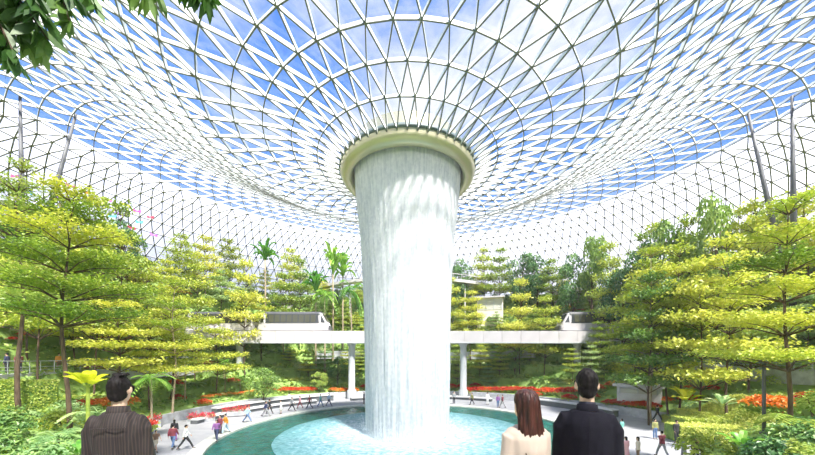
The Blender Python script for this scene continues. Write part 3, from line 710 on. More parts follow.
def ringwall(nm, seq, z0f, hgt, th, m_, n=None):
    mb = MB(); secs = []
    for az, rho in seq:
        a = math.radians(az); s, co = math.sin(a), math.cos(a); zb = z0f(rho*s, rho*co)
        secs.append([(rho*s, rho*co, zb-.6), ((rho+th)*s, (rho+th)*co, zb-.6), ((rho+th)*s, (rho+th)*co, zb+hgt), (rho*s, rho*co, zb+hgt)])
    mb.loft(secs); return mb.mesh(nm, m_)
edgeL = [(az, lerp_table(RPL if az < 0 else RPR, abs(az))-.1) for az in np.arange(-118, 119, 2)]
w_ = tag(link('planter_wall', ringwall('planter_wall', edgeL, lambda x, y: 0, .95, .35, M['stone'])), 'low grey stone retaining wall curving round the outer edge of the plaza', 'wall')
def path(nm, az0, az1, h, wdt, label=None):
    mb = MB(); secs = []
    for az in np.arange(az0, az1+.1, 2):
        r0 = rho_at(az, h); a = math.radians(az); s, co = math.sin(a), math.cos(a)
        z = max(terr((r0+q*wdt)*s, (r0+q*wdt)*co) for q in (0, .5, 1))+.12
        secs.append([(r0*s, r0*co, z-1.4), ((r0+wdt)*s, (r0+wdt)*co, z-1.4), ((r0+wdt)*s, (r0+wdt)*co, z), (r0*s, r0*co, z)])
    zz = [q[2][2] for q in secs]
    for i, q in enumerate(secs):      # even out the level along the path
        zm = sum(zz[max(0, i-5):i+6])/len(zz[max(0, i-5):i+6]); secs[i] = [(a, b, (zm if k > 1 else zm-1.4)) for k, (a, b, _) in enumerate(q)]
    mb.loft(secs); o = link(nm, mb.mesh(nm, M['stone'])); tag(o, kind='structure'); return secs
P5 = path('path', -112, -62, 4.6, 2.2)
P12 = path('path', -96, -58, 11.2, 2.0)
PR = path('path', 64, 98, 4.8, 2.2)
PF = path('path', -30, 40, 6.0, 1.6)
def pathpt(secs, px):
    """the point of a path seen in direction px"""
    best = None
    for q in secs:
        X, Y = (q[0][0]*.6+q[1][0]*.4), (q[0][1]*.6+q[1][1]*.4); p = pix(X, Y, q[2][2])[0]
        if best is None or abs(p-px) < abs(best[3]-px): best = (X, Y, q[2][2], p)
    return best
def railing(secs, label, i0=0, i1=None):
    o = empty('railing', (0, 0, 0), label=label, cat='railing'); pts = [Vector(q[3])+Vector((0, 0, 0)) for q in secs[i0:i1]]
    for hh, r in ((1.05, .035), (.55, .018), (.3, .018)):
        c = MB(); c.tube([p+Vector((0, 0, hh)) for p in pts], r, 6); link('rail', c.mesh('rail', M['steel'], True), o)
    for p in pts[::1]:
        c = MB(); c.tube([p, p+Vector((0, 0, 1.05))], .03, 6); link('post', c.mesh('post', M['steel']), o)
railing(P5, 'thin grey railing along the left terrace path')
railing(PR, 'thin grey railing along the right terrace path')
# raised viewing terrace under the three onlookers
c = MB(); c.box(-5.5, 6.5, -32, -24.3, 4.35, 4.7); c.box(-5.5, 6.5, -24.45, -24.2, 4.2, 4.95); struct('floor_terrace', c.mesh('viewing_terrace', M['concrete']))
# pavilion volumes tucked in the slopes
def pavilion(px, py, d, w, h, dep, m_, label, nm='pavilion'):
    x, y, z = at(px, py, d); zb = min(z-h, terr(x, y))
    o = empty(nm, (x, y, zb), label=label, cat='building'); a = math.atan2(x, y)*-.6; o.rotation_euler.z = a
    H_ = z-zb
    c = MB(); c.box(-w/2, w/2, 0, dep, 0, H_); link('wall_block', c.mesh('wall_block', m_), o)
    c = MB(); c.box(-w/2-.3, w/2+.3, -.7, dep+.2, H_, H_+.28); link('roof_slab', c.mesh('roof_slab', M['white']), o)
    c = MB()
    k = max(2, int(w/1.6))
    c.box(-w/2+.3, w/2-.3, -.05, .0, max(0, H_-h)+.25, H_-.25); link('glazing', c.mesh('glazing', M['glz']), o)
    for q in range(k+1):
        xx = -w/2+.3+(w-.6)*q/k; c = MB(); c.box(xx-.05, xx+.05, -.12, -.04, max(0, H_-h)+.2, H_-.2); link('mullion', c.mesh('mullion', M['steel']), o)
M['glz'] = mat('pavilion_glass', (.62, .60, .52), .2); M['cream'] = mat('cream_render', (.85, .76, .64), .7)
pavilion(268, 299, 60, 9, 2.0, 3, M['cream'], 'cream wall of a terrace building above the train')
pavilion(490, 298, 62, 5, 2.6, 3, M['cream'], 'cream pavilion among trees right of the waterfall')
pavilion(572, 292, 58, 6, 2.0, 3, M['cream'], 'pale cream pavilion on the upper right slope')
pavilion(731, 337, 40, 4.2, 2.4, 1.6, M['concrete'], 'grey flat-roofed kiosk behind the people on the right terrace', 'kiosk')
pavilion(638, 387, 35, 4, 1.0, 1.4, M['concrete'], 'grey stone block wall behind the red flowers on the right', 'kiosk')
# crimson flower boxes, left plaza
def flowerbox(px0, px1, py, d, label, sp=M['magenta']):
    x0, y0, z0 = at(px0, py, d); x1 = wx(px1, d); o = empty('flower_box', ((x0+x1)/2, y0, z0), label=label, cat='flower box')
    o.rotation_euler.z = .45 if px0 < 400 else -.3
    L = (x1-x0)*1.1; c = MB(); c.box(-L/2, L/2, -.3, .3, -(z0-.5 if z0 > .6 else 0)-.5, 0); link('box', c.mesh('box', M['stone']), o)
    fl = MB(); lf = MB(); rr = random.Random(int(px0))
    for _ in range(int(L*220)):
        p = Vector((rr.uniform(-L/2, L/2), rr.gauss(0, .22), abs(rr.gauss(.25, .16)))); rleaf(fl, p, .15, rr, .6)
        if rr.random() < .4: rleaf(lf, p-Vector((0, 0, .12)), .15, rr, .6)
    link('blossoms', fl.mesh('blossoms', sp), o); link('foliage', lf.mesh('foliage', M['mid']), o)
flowerbox(191, 212, 418, 31.5, 'crimson flower box on the ledge behind the man in white shirt')
flowerbox(225, 247, 411, 34.5, 'crimson flower box above the bench, further from the striped-jacket man')
flowerbox(150, 160, 420, 29, 'small crimson flower box beside the striped-jacket man, nearest the left')
# hedges
def hedge(pts, h, th, label, dens=420, ls=.13, m_=None):
    """clipped hedge along pts following the ground"""
    o = empty('clipped_hedge', (pts[0][0], pts[0][1], 0), label=label, cat='hedge'); o.location = (0, 0, 0)
    fol = MB(); core = MB(); rr = random.Random(len(pts)+int(pts[0][0])); secs = []
    for i, (x, y) in enumerate(pts):
        a = Vector(pts[max(0, i-1)]); b = Vector(pts[min(len(pts)-1, i+1)]); t_ = (b-a).normalized(); n_ = Vector((-t_.y, t_.x)); z = terr(x, y)
        secs.append([(x-n_.x*th*.45, y-n_.y*th*.45, z-.5), (x+n_.x*th*.45, y+n_.y*th*.45, z-.5), (x+n_.x*th*.45, y+n_.y*th*.45, z+h*.93), (x-n_.x*th*.45, y-n_.y*th*.45, z+h*.93)])
    core.loft(secs); link('branches', core.mesh('branches', M['mid']), o)
    for i in range(len(secs)-1):
        A, B = secs[i], secs[i+1]; L = (Vector(A[0])-Vector(B[0])).length
        for _ in range(int(L*dens*(h+th))):
            u = rr.random(); Q = [Vector(A[k]).lerp(Vector(B[k]), u) for k in range(4)]; q = rr.random()
            if q < .38: p = Q[0].lerp(Q[3], rr.random()); nn = (Q[0]-Q[1]).normalized()
            elif q < .7: p = Q[3].lerp(Q[2], rr.random()); nn = Vector((0, 0, 1))
            else: p = Q[1].lerp(Q[2], rr.random()); nn = (Q[1]-Q[0]).normalized()
            n2 = (nn+rv(rr)*.8).normalized(); t_ = n2.cross(rv(rr)).normalized()
            leaf(fol, p+nn*rr.uniform(0, .09), t_, n2, ls*rr.uniform(.7, 1.3), ls*.7, 0, .3)
    link('foliage', fol.mesh('foliage', m_ or M['hedge']), o)
def gp(px, d): return (wx(px, d), d-D)
hedge([gp(-30, 19), gp(0, 19.5), (gp(25, 20)), gp(58, 21)], 2.2, 1.0, 'clipped green hedge below the left terrace path at the left edge', m_=M['hedge'])
hedge([gp(-20, 29.5), gp(20, 31), gp(60, 34), gp(100, 37)], 1.1, .8, 'long yellow-green hedge under the red flowers on the left slope')
hedge([gp(-40, 36), gp(20, 38), gp(62, 40), gp(110, 43)], 1.0, .8, 'low yellow-green hedge beside the upper left path')
for k, (d, l_) in enumerate(((24.6, 'front row of the broad clipped hedge bank on the right'), (26.2, 'middle row of the broad clipped hedge bank on the right'), (27.8, 'back row of the broad clipped hedge bank on the right'))):
    hedge([gp(672+6*k, d), gp(695+4*k, d-.2), gp(720+3*k, d-.5), gp(745, d-1), gp(768, d-1.6)], 1.3+.3*k, 1.9, l_, dens=420)
hedge([gp(665, 31), gp(690, 31), gp(715, 31)], .8, 1.0, 'pale low hedge behind the broad hedge bank on the right', m_=M['pale'])
# flower rows read off the photograph
for k in range(14): put_at(R.choice(['redflower', 'orangeflower']), 140+k*6.5+R.uniform(-2, 2), 262+k*.9+R.uniform(-3, 3), 1.1)
for k in range(13): put_at('redflower', 700+k*9+R.uniform(-3, 3), 262-k*1.2+R.uniform(-3, 3), 1.0)
for k in range(12): put_at(R.choice(['redflower', 'orangeflower']), 4+k*9, 347+R.uniform(-2, 2), .55)
for k in range(10): put_at('redflower', 468+k*7, 392, 1.0)
for k in range(6): put_at('redflower', 545+k*6, 394, 1.1)
for k in range(6): put_at('redflower', 284+k*5.5, 392, .9)
for k in range(5): put_at('orangeflower', 334+k*5, 392, .9)
for k in range(7): put_at('redflower', 610+k*7, 408, .8)
for k in range(6): put_at('redflower', 578+k*9, 275, 1.2)
for k in range(9): put_at('orangeflower', 205+k*6, 399-k*.8, .55)
# scatter: fill the slopes
for az0, az1, n_ in ((-68, 68, 1), (-120, -68, 0), (68, 120, 0)): pass
scatter(['layered', 'layered', 'palelayer', 'greenlayer', 'bushylime'], 50, -60, 60, 8, 19, 1.4, .45, .72)
scatter(['layered', 'layered', 'tall', 'palelayer', 'greenlayer'], 18, -105, -50, 5, 18, 1.6, .6, .95)
scatter(['layered', 'layered', 'palelayer', 'greenlayer', 'greenlayer'], 15, 50, 105, 5, 18, 1.6, .6, .95)
scatter(['layered', 'bushy', 'bushylime', 'palm'], 22, -75, 75, 19.6, 21, 1.5, .6, .85)
scatter(['greenlayer', 'palelayer', 'layered'], 12, -50, 60, 2.5, 7, 1.4, .5, .7)
scatter(['redflower'], 22, -40, 62, 1.0, 1.5, .9, .8, 1.1)
scatter(['redflower', 'orangeflower'], 16, -100, -30, 1.0, 6.5, .8, .8, 1.0)
scatter(['redflower', 'orangeflower'], 14, 40, 95, 1.4, 3.5, .8, .8, 1.0)
scatter(['redflower', 'orangeflower'], 12, -85, -40, 12, 19, .9, 1., 1.4)
scatter(['redflower', 'orangeflower'], 10, 40, 85, 14, 19, .9, 1., 1.4)
scatter(['palm', 'broad'], 12, -60, 70, 1.5, 9, 1.1, .45, .7)
scatter(['mound', 'moundlime', 'moundmid', 'mounddeep', 'fern', 'palefern', 'mound', 'moundlime', 'moundlime', 'broad'], 190, -62, 66, 1.2, 20, .95, .8, 1.5)
scatter(['mound', 'moundlime', 'moundmid', 'mounddeep', 'fern', 'palefern', 'moundlime', 'broad'], 95, -125, -58, 1.2, 19, .95, .7, 1.3)
scatter(['mound', 'moundlime', 'moundmid', 'mounddeep', 'fern', 'palefern', 'moundlime', 'broad'], 95, 60, 125, 1.2, 19, .95, .7, 1.3)
hz = MB(); hz.loft([[Vector((56*math.sin(2*PI*j/48), 56*math.cos(2*PI*j/48), z)) for j in range(48)][::-1] for z in (-.5, 21.5)])
m, nt, out = newmat('humid_haze'); vs = nt.nodes.new('ShaderNodeVolumeScatter'); vs.inputs['Density'].default_value = .0006; vs.inputs['Anisotropy'].default_value = .2; nt.links.new(vs.outputs[0], out.inputs['Volume'])
tag(link('mist', hz.mesh('humid_haze', m)), 'thin bright humid haze filling the whole hall', 'haze', kind='stuff')
scatter(['mound', 'moundlime', 'moundmid', 'palefern', 'mound', 'fern'], 130, -70, 80, 8, 19.5, .75, .9, 1.6)
scatter(['mound', 'moundlime', 'moundmid', 'mounddeep', 'moundmid', 'palefern', 'fern', 'broad', 'mounddeep'], 150, -62, 64, 1.2, 9, .62, .6, 1.1)
# ground cover: uncountable
gc = MB(); rr = random.Random(5)
for _ in range(80000):
    az = rr.uniform(-130, 130); h = rr.uniform(1.0, 21); rho = min(54, rho_at(az, min(h, 19.9))+rr.uniform(-.8, 1.5)+(rr.uniform(0, 9) if h > 19 else 0))
    x, y = rho*math.sin(math.radians(az)), rho*math.cos(math.radians(az))
    if y+D < 5: continue
    z = terr(x, y)
    if z < .85: continue
    s = .10+.007*(y+D); rleaf(gc, Vector((x, y, z+rr.uniform(.02, .3))), s*rr.uniform(.9, 1.8), rr, .8)
tag(link('ground_cover', gc.mesh('ground_cover', M['cover'])), 'low leafy green plants carpeting all the slopes round the plaza', 'ground cover', kind='stuff')
# ------------------------------------------------------------------ near foliage by the frame edges
def bigplant(nm, x, y, z, parts, label, cat='plant', s=1., rz=0.):
    o = empty(nm, (x, y, z), rz, label=label, cat=cat); o.scale = (s, s, s)
    for pn, me in parts: link(pn, me, o)
    return o
x, y, z = at(88, 388, 13); bigplant('broad_leaved_plant', x, y, z, broadleaf(201, 8, .82, .25, M['yellow'], .25, 1.2, .22, stem=z-terr(x, y)+.3), 'bright yellow-green broad-leaved plant left of the striped-jacket man\'s head', s=.95)
x, y, z = at(686, 402, 27); bigplant('broad_leaved_plant', x, y, z, broadleaf(202, 14, 1.5, .32, M['yellow'], .3, 1.3, .3), 'bright yellow broad-leaved plant above the hedge bank on the right', s=.85)
x, y, z = at(722, 395, 21); bigplant('broad_leaved_plant', x, y, z-.8, broadleaf(208, 14, 1.3, .2, M['pale'], .3, 1.3, .35), 'pale broad-leaved plant at the top corner of the hedge bank', s=.7)
for k, (px, py, d, sp, s, l_) in enumerate([
  (20, 450, 10.5, 'fern', .8, 'arching fern at the bottom left corner'), (50, 452, 9.5, 'mound', .7, 'pale shrub at the bottom left beside the tree trunk'),
  (80, 448, 10, 'broad', .5, 'green broad-leaved plant between tree trunk and striped-jacket man'), (58, 432, 12, 'palefern', .8, 'pale fern halfway down the bank left of the tree trunk'),
  (100, 412, 15, 'palefern', 1.1, 'pale fern directly behind the striped-jacket man'), (15, 420, 14, 'mounddeep', .8, 'dark shrub below the left hedge'),
  (-5, 445, 10, 'mounddeep', .7, 'dark shrub cut by the left edge'), (742, 440, 12.5, 'broad', .6, 'large green plant with arching leaves left of the lamp post'),
  (778, 455, 11, 'mounddeep', .8, 'dark green shrub below the lamp post'), (800, 440, 12.0, 'mounddeep', .9, 'dark green shrub at the foot of the thick right-hand trunk'),
  (814, 456, 10.5, 'moundmid', .7, 'mid-green shrub in the bottom right corner'), (790, 418, 14, 'fern', 1.1, 'green fern behind the thick right-hand trunk'),
  (812, 402, 15, 'moundmid', .9, 'mid-green shrub at the right edge below the big tree'), (770, 405, 18, 'orangeflower', 1.2, 'orange flowers at the right end of the hedge bank'),
  (118, 402, 19, 'orangeflower', 1.0, 'orange flowers just right of the striped-jacket man\'s head'), (135, 425, 17, 'redflower', .9, 'red flowers beside the striped-jacket man\'s shoulder')]):
    x, y, z = at(px, py, d); zt = terr(x, y)
    WORD = WORDS[sp]; plant(sp, x, y, zt if z < zt else z-.35, s, label=l_); placed.append((x, y, .9))
# tree ferns / small palms by the plaza
for px, d, top, l_ in ((152, 24.5, 372, 'small palm on the plaza edge just right of the striped-jacket man'), (185, 36, 360, 'small palm behind the left plaza ledge')):
    x, y = gp(px, d); z = terr(x, y); s = (CZ+(HZ-top)/F*d-z)/7.3; s = min(max(s, .35), 1); plant('palm', x, y, z, max(s, .5), s, label=l_)
# hanging leafy branch, top left, of a tree growing beside the terrace
tb = empty('overhanging_tree', (-5.2, -27.9, terr(-5.2, -27.9)), label='dark leafy branch hanging into the top left corner', cat='tree')
z0 = tb.location.z; org = Vector(tb.location)
bm_ = MB(); top = Vector((-4.9, -27.5, 10.2))
bm_.tube([org-org, Vector((.1, .1, 3)), top-org], [.2, .16, .1], 10); link('trunk', bm_.mesh('trunk', M['bark'], True), tb)
def twig(px0, py0, d0, px1, py1, d1, n, rr):
    n = int(n*1.5); A = Vector(at(px0, py0, d0)); B = Vector(at(px1, py1, d1)); c = MB(); l_ = MB()
    pts = [A.lerp(B, u)+Vector((0, 0, .10*math.sin(PI*u)*(1 if py1 <= py0 else 1.4))) for u in np.linspace(0, 1, 9)]
    c.tube([p-org for p in pts], [.020-.016*k/8 for k in range(9)], 6)
    for k in range(n):
        u = rr.uniform(.12, 1.02); i = min(int(u*8), 7); p = pts[i].lerp(pts[i+1], min(u*8-i, 1))
        d = (Vector((rr.uniform(-.7, .7), rr.uniform(-.6, .6), -rr.uniform(.5, 1.1)))).normalized(); nn = rv(rr)
        nn = (nn-d*nn.dot(d)).normalized(); s = d.cross(nn); L = rr.uniform(.14, .23); W = L*.15
        p = p-org; q = [p, p+d*L*.25+s*W*.8, p+d*L*.55+s*W, p+d*L, p+d*L*.55-s*W, p+d*L*.25-s*W*.8]; m1 = p+d*L*.4+nn*W*.35; 
        l_.poly([q[0], q[1], q[2], q[3]]); l_.poly([q[0], q[3], q[4], q[5]])
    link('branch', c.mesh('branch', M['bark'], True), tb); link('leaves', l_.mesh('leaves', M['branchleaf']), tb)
rr = random.Random(3)
for a in ((-60, -70, 2.3, 75, -2, 2.4, 44), (-60, -70, 2.3, 20, 30, 2.3, 52), (-40, -30, 2.2, 48, 40, 2.3, 50), (-50, -20, 2.2, 18, 62, 2.2, 26), (0, -40, 2.4, 150, -3, 2.6, 44), (100, -30, 2.5, 212, -2, 2.7, 34), (-30, -60, 2.2, 42, 12, 2.2, 60), (60, -30, 2.5, 95, 6, 2.5, 24), (-30, -10, 2.3, 40, 48, 2.4, 40), (-40, 10, 2.2, 16, 60, 2.3, 24), (30, -30, 2.4, 70, 22, 2.4, 36), (180, -34, 2.6, 200, -2, 2.7, 20), (120, -34, 2.6, 160, -4, 2.7, 20)):
    twig(*a, rr)
link('branch', (lambda c: (c.tube([top-org, Vector(at(-60, -70, 2.3))-org, Vector(at(0, -40, 2.4))-org, Vector(at(90, -32, 2.5))-org], [.07, .05, .04, .02], 8), c.mesh('branch', M['bark'], True))[1])(MB()), tb)
# small coloured paper ornaments strung under the left side of the roof
OC = [('pink', (.85, .1, .45)), ('orange', (.95, .35, .05)), ('violet', (.5, .15, .75)), ('turquoise', (.1, .6, .75)), ('yellow', (.9, .75, .1)), ('crimson', (.8, .06, .12))]
for nm, cl in OC: M['o'+nm] = mat('paper_'+nm, cl, .7)
orn = [(58, 181, 1), (71, 186, 0), (56, 196, 2), (108, 200, 0), (84, 192, 1), (28, 192, 3), (5, 183, 2), (137, 211, 0), (150, 217, 5), (126, 205, 4), (112, 216, 3), (132, 228, 5), (154, 235, 2), (139, 222, 3), (14, 176, 0), (20, 199, 2), (62, 205, 0), (120, 214, 2)]
names_pos = {}
for k, (px, py, ci) in enumerate(orn):
    d = 33+ (px/12); X, Y, Z = at(px, py, d); rh = math.hypot(X, Y)
    if rh > 49: f_ = 49/rh; X, Y = X*f_, Y*f_; d = Y+D; X = wx(px, d); Z = CZ+(HZ-py)/F*d
    nm = OC[ci][0]; o = empty('paper_ornament', (X, Y, Z), R.uniform(0, 1.5), cat='hanging ornament', group='coloured paper ornaments hung under the roof')
    near = 'beside the left roof props' if px < 60 else ('above the left tree tops' if px < 100 else 'nearest the waterfall')
    names_pos.setdefault((nm, near), []).append((px, o))
    c = MB()
    for s in (-1, 1):
        c.poly([(0, 0, .05), (s*.42, .12, .28), (s*.5, .1, -.02), (s*.3, .05, -.2), (0, 0, -.08)]); c.poly([(0, .02, -.08), (s*.3, .07, -.2), (s*.5, .12, -.02), (s*.42, .14, .28), (0, .02, .05)])
    link('wings', c.mesh('wings', M['o'+nm]), o)
    rh = math.hypot(X, Y); c = MB(); c.tube([(0, 0, 0), (0, 0, dome_z(rh)-Z+.05)], .008, 4); link('thread', c.mesh('thread', M['steel']), o)
ORD = ['first', 'second', 'third', 'fourth', 'fifth', 'sixth', 'seventh', 'eighth', 'ninth', 'tenth', 'eleventh', 'twelfth', 'thirteenth', 'fourteenth', 'fifteenth', 'sixteenth', 'seventeenth', 'eighteenth', 'nineteenth', 'twentieth']
for (nm, near), L in names_pos.items():
    L.sort(key=lambda q: q[0])
    for i, (_, o) in enumerate(L): o['label'] = f'small {nm} winged paper ornament {near}' + (f', {ORD[i]} from left' if len(L) > 1 else '')
# ------------------------------------------------------------------ people
def V(*a): return Vector(a)
def joints(pose):
    """unit figure 1.75 m tall, facing +Y"""
    J = dict(pelvis=V(0, 0, .95), waist=V(0, 0, 1.08), chest=V(0, .0, 1.30), neck=V(0, -.005, 1.50), head=V(0, .02, 1.635))
    st = pose.get('stride', 0)
    for s, sg in (('l', -1), ('r', 1)):
        f = st*sg; hip = V(.09*sg, 0, .93)
        kn = hip+V(.01*sg, f*.22+(.03 if f > 0 else 0), -.445+abs(f)*.03); an = kn+V(.005*sg, f*.16-(.10 if f < 0 else 0), -.42+abs(f)*.05+(.04 if f < 0 else 0))
        J['hip'+s], J['knee'+s], J['ankle'+s] = hip, kn, an
        sh = V(.185*sg, -.005, 1.43); a = pose.get('arm'+s)
        if a is None: a = (V(.05*sg, -f*.16+.0, -.28), V(.01*sg, -f*.10+.07, -.25))
        el = sh+a[0].normalized()*.285; wr = el+a[1].normalized()*.25
        J['sh'+s], J['el'+s], J['wr'+s] = sh, el, wr
    if pose.get('sit'):
        for s, sg in (('l', -1), ('r', 1)):
            J['knee'+s] = J['hip'+s]+V(.04*sg, .43, .0); J['ankle'+s] = J['knee'+s]+V(0, .04, -.43)
    return J
def ell(c, rx, ry, n=16, rot=0.): return [Vector((c[0]+rx*math.cos(2*PI*j/n), c[1]+ry*math.sin(2*PI*j/n), c[2])) for j in range(n)]
def torso(mb, g=0., fem=False, lo=.86, hi=1.5, J=None, wide=1.):
    T = [(.84, .150, .105), (.92, .168, .115), (1.0, .155, .105), (1.08, .135 if fem else .145, .095), (1.2, .15, .108), (1.32, .175, .118), (1.40, .185, .105), (1.445, .165, .085), (1.475, .10, .065), (1.5, .062, .058)]
    secs = [ell((0, -.005, z), a*wide*(.92 if fem and z > 1.1 else 1)+g, b+g) for z, a, b in T if lo <= z <= hi]
    mb.loft(secs)
def blob(mb, c, rx, ry, rz, n=14):
    secs = []
    for k in range(1, n):
        t = PI*k/n; secs.append([Vector((c[0]+rx*math.sin(t)*math.cos(2*PI*j/16), c[1]+ry*math.sin(t)*math.sin(2*PI*j/16), c[2]-rz*math.cos(t))) for j in range(16)])
    mb.loft(secs)
def head_shape(mb, H, fine=False):
    blob(mb, H+V(0, -.012, .015), .076, .093, .098); blob(mb, H+V(0, .022, -.045), .058, .068, .075)
    mb.tube([H+V(0, .085, .005), H+V(0, .108, -.025), H+V(0, .09, -.035)], [.008, .013, .01], 8)
    mb.tube([H+V(-.02, .083, -.062), H+V(0, .092, -.062), H+V(.02, .083, -.062)], [.006, .008, .006], 6)
    for s in (-1, 1): blob(mb, H+V(.078*s, -.008, -.008), .012, .02, .032, 8)
def hand(mb, w, d, side, fine):
    """palm, four unequal curled fingers and a thumb leaving the side of the palm"""
    d = d.normalized(); f = V(0, 1, 0); f = (f-d*f.dot(d)).normalized(); n_ = d.cross(f)
    r = .0085 if fine else .013
    mb.tube([w-d*.02, w+d*.03, w+d*.085], [(.026, .018), (.038, .016), (.038, .013)], 10)
    for k, L in enumerate((.068, .078, .072, .056)):
        b = w+d*.075+f*(.028-.019*k); c1 = n_*side*(-.010)
        mb.tube([b, b+d*L*.45+c1, b+d*L*.8+c1*2.6, b+d*L+c1*4.2], [r, r, r*.9, r*.75], 7)
    mb.tube([w+d*.02+f*.025, w+d*.05+f*.052, w+d*.085+f*.06], [r*1.2, r*1.1, r*.85], 7)
def limb_body(mb, J, fine):
    if fine: J = dict(J); J['shl'] = J['shl']+V(.015, 0, -.035); J['shr'] = J['shr']+V(-.015, 0, -.035)
    for s, sg in (('l', -1), ('r', 1)):
        mb.tube([J['sh'+s]+V(-.04*sg, 0, 0), J['sh'+s], J['sh'+s].lerp(J['el'+s], .5), J['el'+s], J['el'+s].lerp(J['wr'+s], .35), J['wr'+s]], [.04, .047, .043, .035, .035, .023], 12)
        hand(mb, J['wr'+s], J['wr'+s]-J['el'+s], sg, fine)
        mb.tube([J['hip'+s]+V(0, 0, .05), J['hip'+s].lerp(J['knee'+s], .3), J['knee'+s], J['knee'+s].lerp(J['ankle'+s], .35), J['ankle'+s]], [.08, .078, .05, .052, .032], 12)
        a = J['ankle'+s]; mb.tube([a+V(0, -.05, -.045), a+V(0, .03, -.045), a+V(.005*sg, .12, -.06), a+V(.005*sg, .17, -.068)], [.03, .038, .034, .02], 10)
def clothed(pose, fem, fine=False):
    J = joints(pose); vox = .03 if not fine else .011
    b = MB(); torso(b, 0, fem); b.tube([V(0, -.01, 1.44), V(0, 0, 1.5), V(0, .012, 1.58)], [.058, .054, .054], 12); head_shape(b, J['head']); limb_body(b, J, fine)
    return J, b, vox
def trousers_mb(J, g=.014, cut=1.):
    b = MB(); b.loft([ell((0, -.003, z), a+g, c+g) for z, a, c in ((.86, .13, .10), (.92, .168, .115), (1.0, .157, .107), (1.04, .146, .1))])
    for s in 'lr':
        a = J['knee'+s].lerp(J['ankle'+s], .92) if cut == 1. else J['hip'+s].lerp(J['knee'+s], cut)
        pts = [J['hip'+s]+V(0, 0, .03), J['hip'+s].lerp(J['knee'+s], .4)]+([J['knee'+s], J['knee'+s].lerp(J['ankle'+s], .5)] if cut == 1. else [])+[a]
        b.tube(pts, ([.092, .09, .07, .066, .06] if cut == 1. else [.092, .09, .085]), 12)
    return b
def shirt_mb(J, fem, g=.016, sleeve=1., hem=.9, wide=1.):
    b = MB(); torso(b, g, fem, lo=hem, hi=1.48, wide=wide)
    for s, sg in (('l', -1), ('r', 1)):
        e = J['el'+s]; w = e.lerp(J['wr'+s], .93)
        if sleeve >= 1: b.tube([J['sh'+s]+V(-.05*sg, 0, .0), J['sh'+s]+V(0, 0, -.005), J['sh'+s].lerp(e, .5), e, w], [.055+g*.3, .058+g*.6, .052+g*.6, .046+g*.5, .036+g*.5], 12)
        else: b.tube([J['sh'+s]+V(-.05*sg, 0, 0), J['sh'+s], J['sh'+s].lerp(e, .65)], [.055, .062, .058], 12)
    return b
def shoes_mb(J):
    b = MB()
    for s, sg in (('l', -1), ('r', 1)):
        a = J['ankle'+s]; b.tube([a+V(0, -.065, -.04), a+V(0, .02, -.04), a+V(.005*sg, .13, -.06), a+V(.005*sg, .185, -.066)], [.04, .048, .042, .026], 10)
    return b
def hair_mb(H, long=0.):
    b = MB(); blob(b, H+V(0, -.022, .028), .085, .096, .097)
    if long: b.loft([ell(H+V(0, -.06, z), rx, ry) for z, rx, ry in ((.04, .08, .05), (-.05, .082, .05), (-.05-long*.5, .085, .04), (-.05-long, .07, .025))])
    return b
POSES = {'stand': dict(stride=0), 'walk': dict(stride=1.), 'stroll': dict(stride=-.75),
 'phone': dict(stride=.2, arml=(V(-.06, .06, -.28), V(.12, .26, .02)), armr=(V(.06, .06, -.28), V(-.10, .26, .04))),
 'point': dict(stride=.1, armr=(V(.2, .25, -.05), V(.08, .3, .1)))}
BODY = {}
def skinmat(nm, col): return mat(nm, col, .55)
M['skin'] = skinmat('light_skin', (.62, .40, .29)); M['skin2'] = skinmat('tan_skin', (.42, .25, .16))
M['hairblack'] = mat('black_hair', (.009, .006, .006), .65, spec=.2, nscale=30, namt=.4, stretch=(1, 1, .15)); M['hairbrown'] = mat('chestnut_hair', (.055, .015, .011), .45, spec=.4, nscale=34, namt=.55, bump=.5, stretch=(1, 1, .12))
for nm, col in dict(white=(.85, .84, .82), black=(.03, .03, .035), navy=(.05, .06, .14), blue=(.1, .22, .55), orange=(.85, .33, .04), red=(.7, .06, .05), pink=(.85, .45, .5), grey=(.35, .35, .37), maroon=(.25, .05, .07), teal=(.2, .5, .45), brown=(.25, .15, .1), beige=(.72, .62, .5), green=(.2, .4, .15), purple=(.3, .12, .35), olive=(.3, .3, .12), jeans=(.12, .2, .38), lightblue=(.5, .65, .85)).items():
    M['c_'+nm] = mat('cloth_'+nm, col, .85)
def variant(pose, fem, legs, sleeve):
    key = (pose, fem, legs, sleeve)
    if key in BODY: return BODY[key]
    J, b, vox = clothed(POSES[pose], fem); nm = 'small_'+pose
    out = [('body', remesh(b, .026, M['skin'], 'body', 1)), ('shirt', remesh(shirt_mb(J, fem, .022, sleeve), .03, M['c_white'], 'shirt', 1))]
    if legs == 'trousers': out.append(('trousers', remesh(trousers_mb(J, .02), .03, M['c_white'], 'trousers', 1)))
    elif legs == 'shorts': out.append(('shorts', remesh(trousers_mb(J, .02, .8), .03, M['c_white'], 'shorts', 1)))
    else:
        s_ = MB(); s_.loft([ell((0, 0, z), a, c) for z, a, c in ((.45, .24, .22), (.7, .21, .18), (.92, .19, .14), (1.06, .16, .12))], caps=True); out.append(('skirt', s_.mesh('skirt', M['c_white'], True)))
    out.append(('hair', remesh(hair_mb(J['head'], .16 if fem else 0), .022, M['hairblack'], 'hair', 1)))
    out.append(('shoes', remesh(shoes_mb(J), .024, M['c_black'], 'shoes', 1)))
    BODY[key] = out; return out
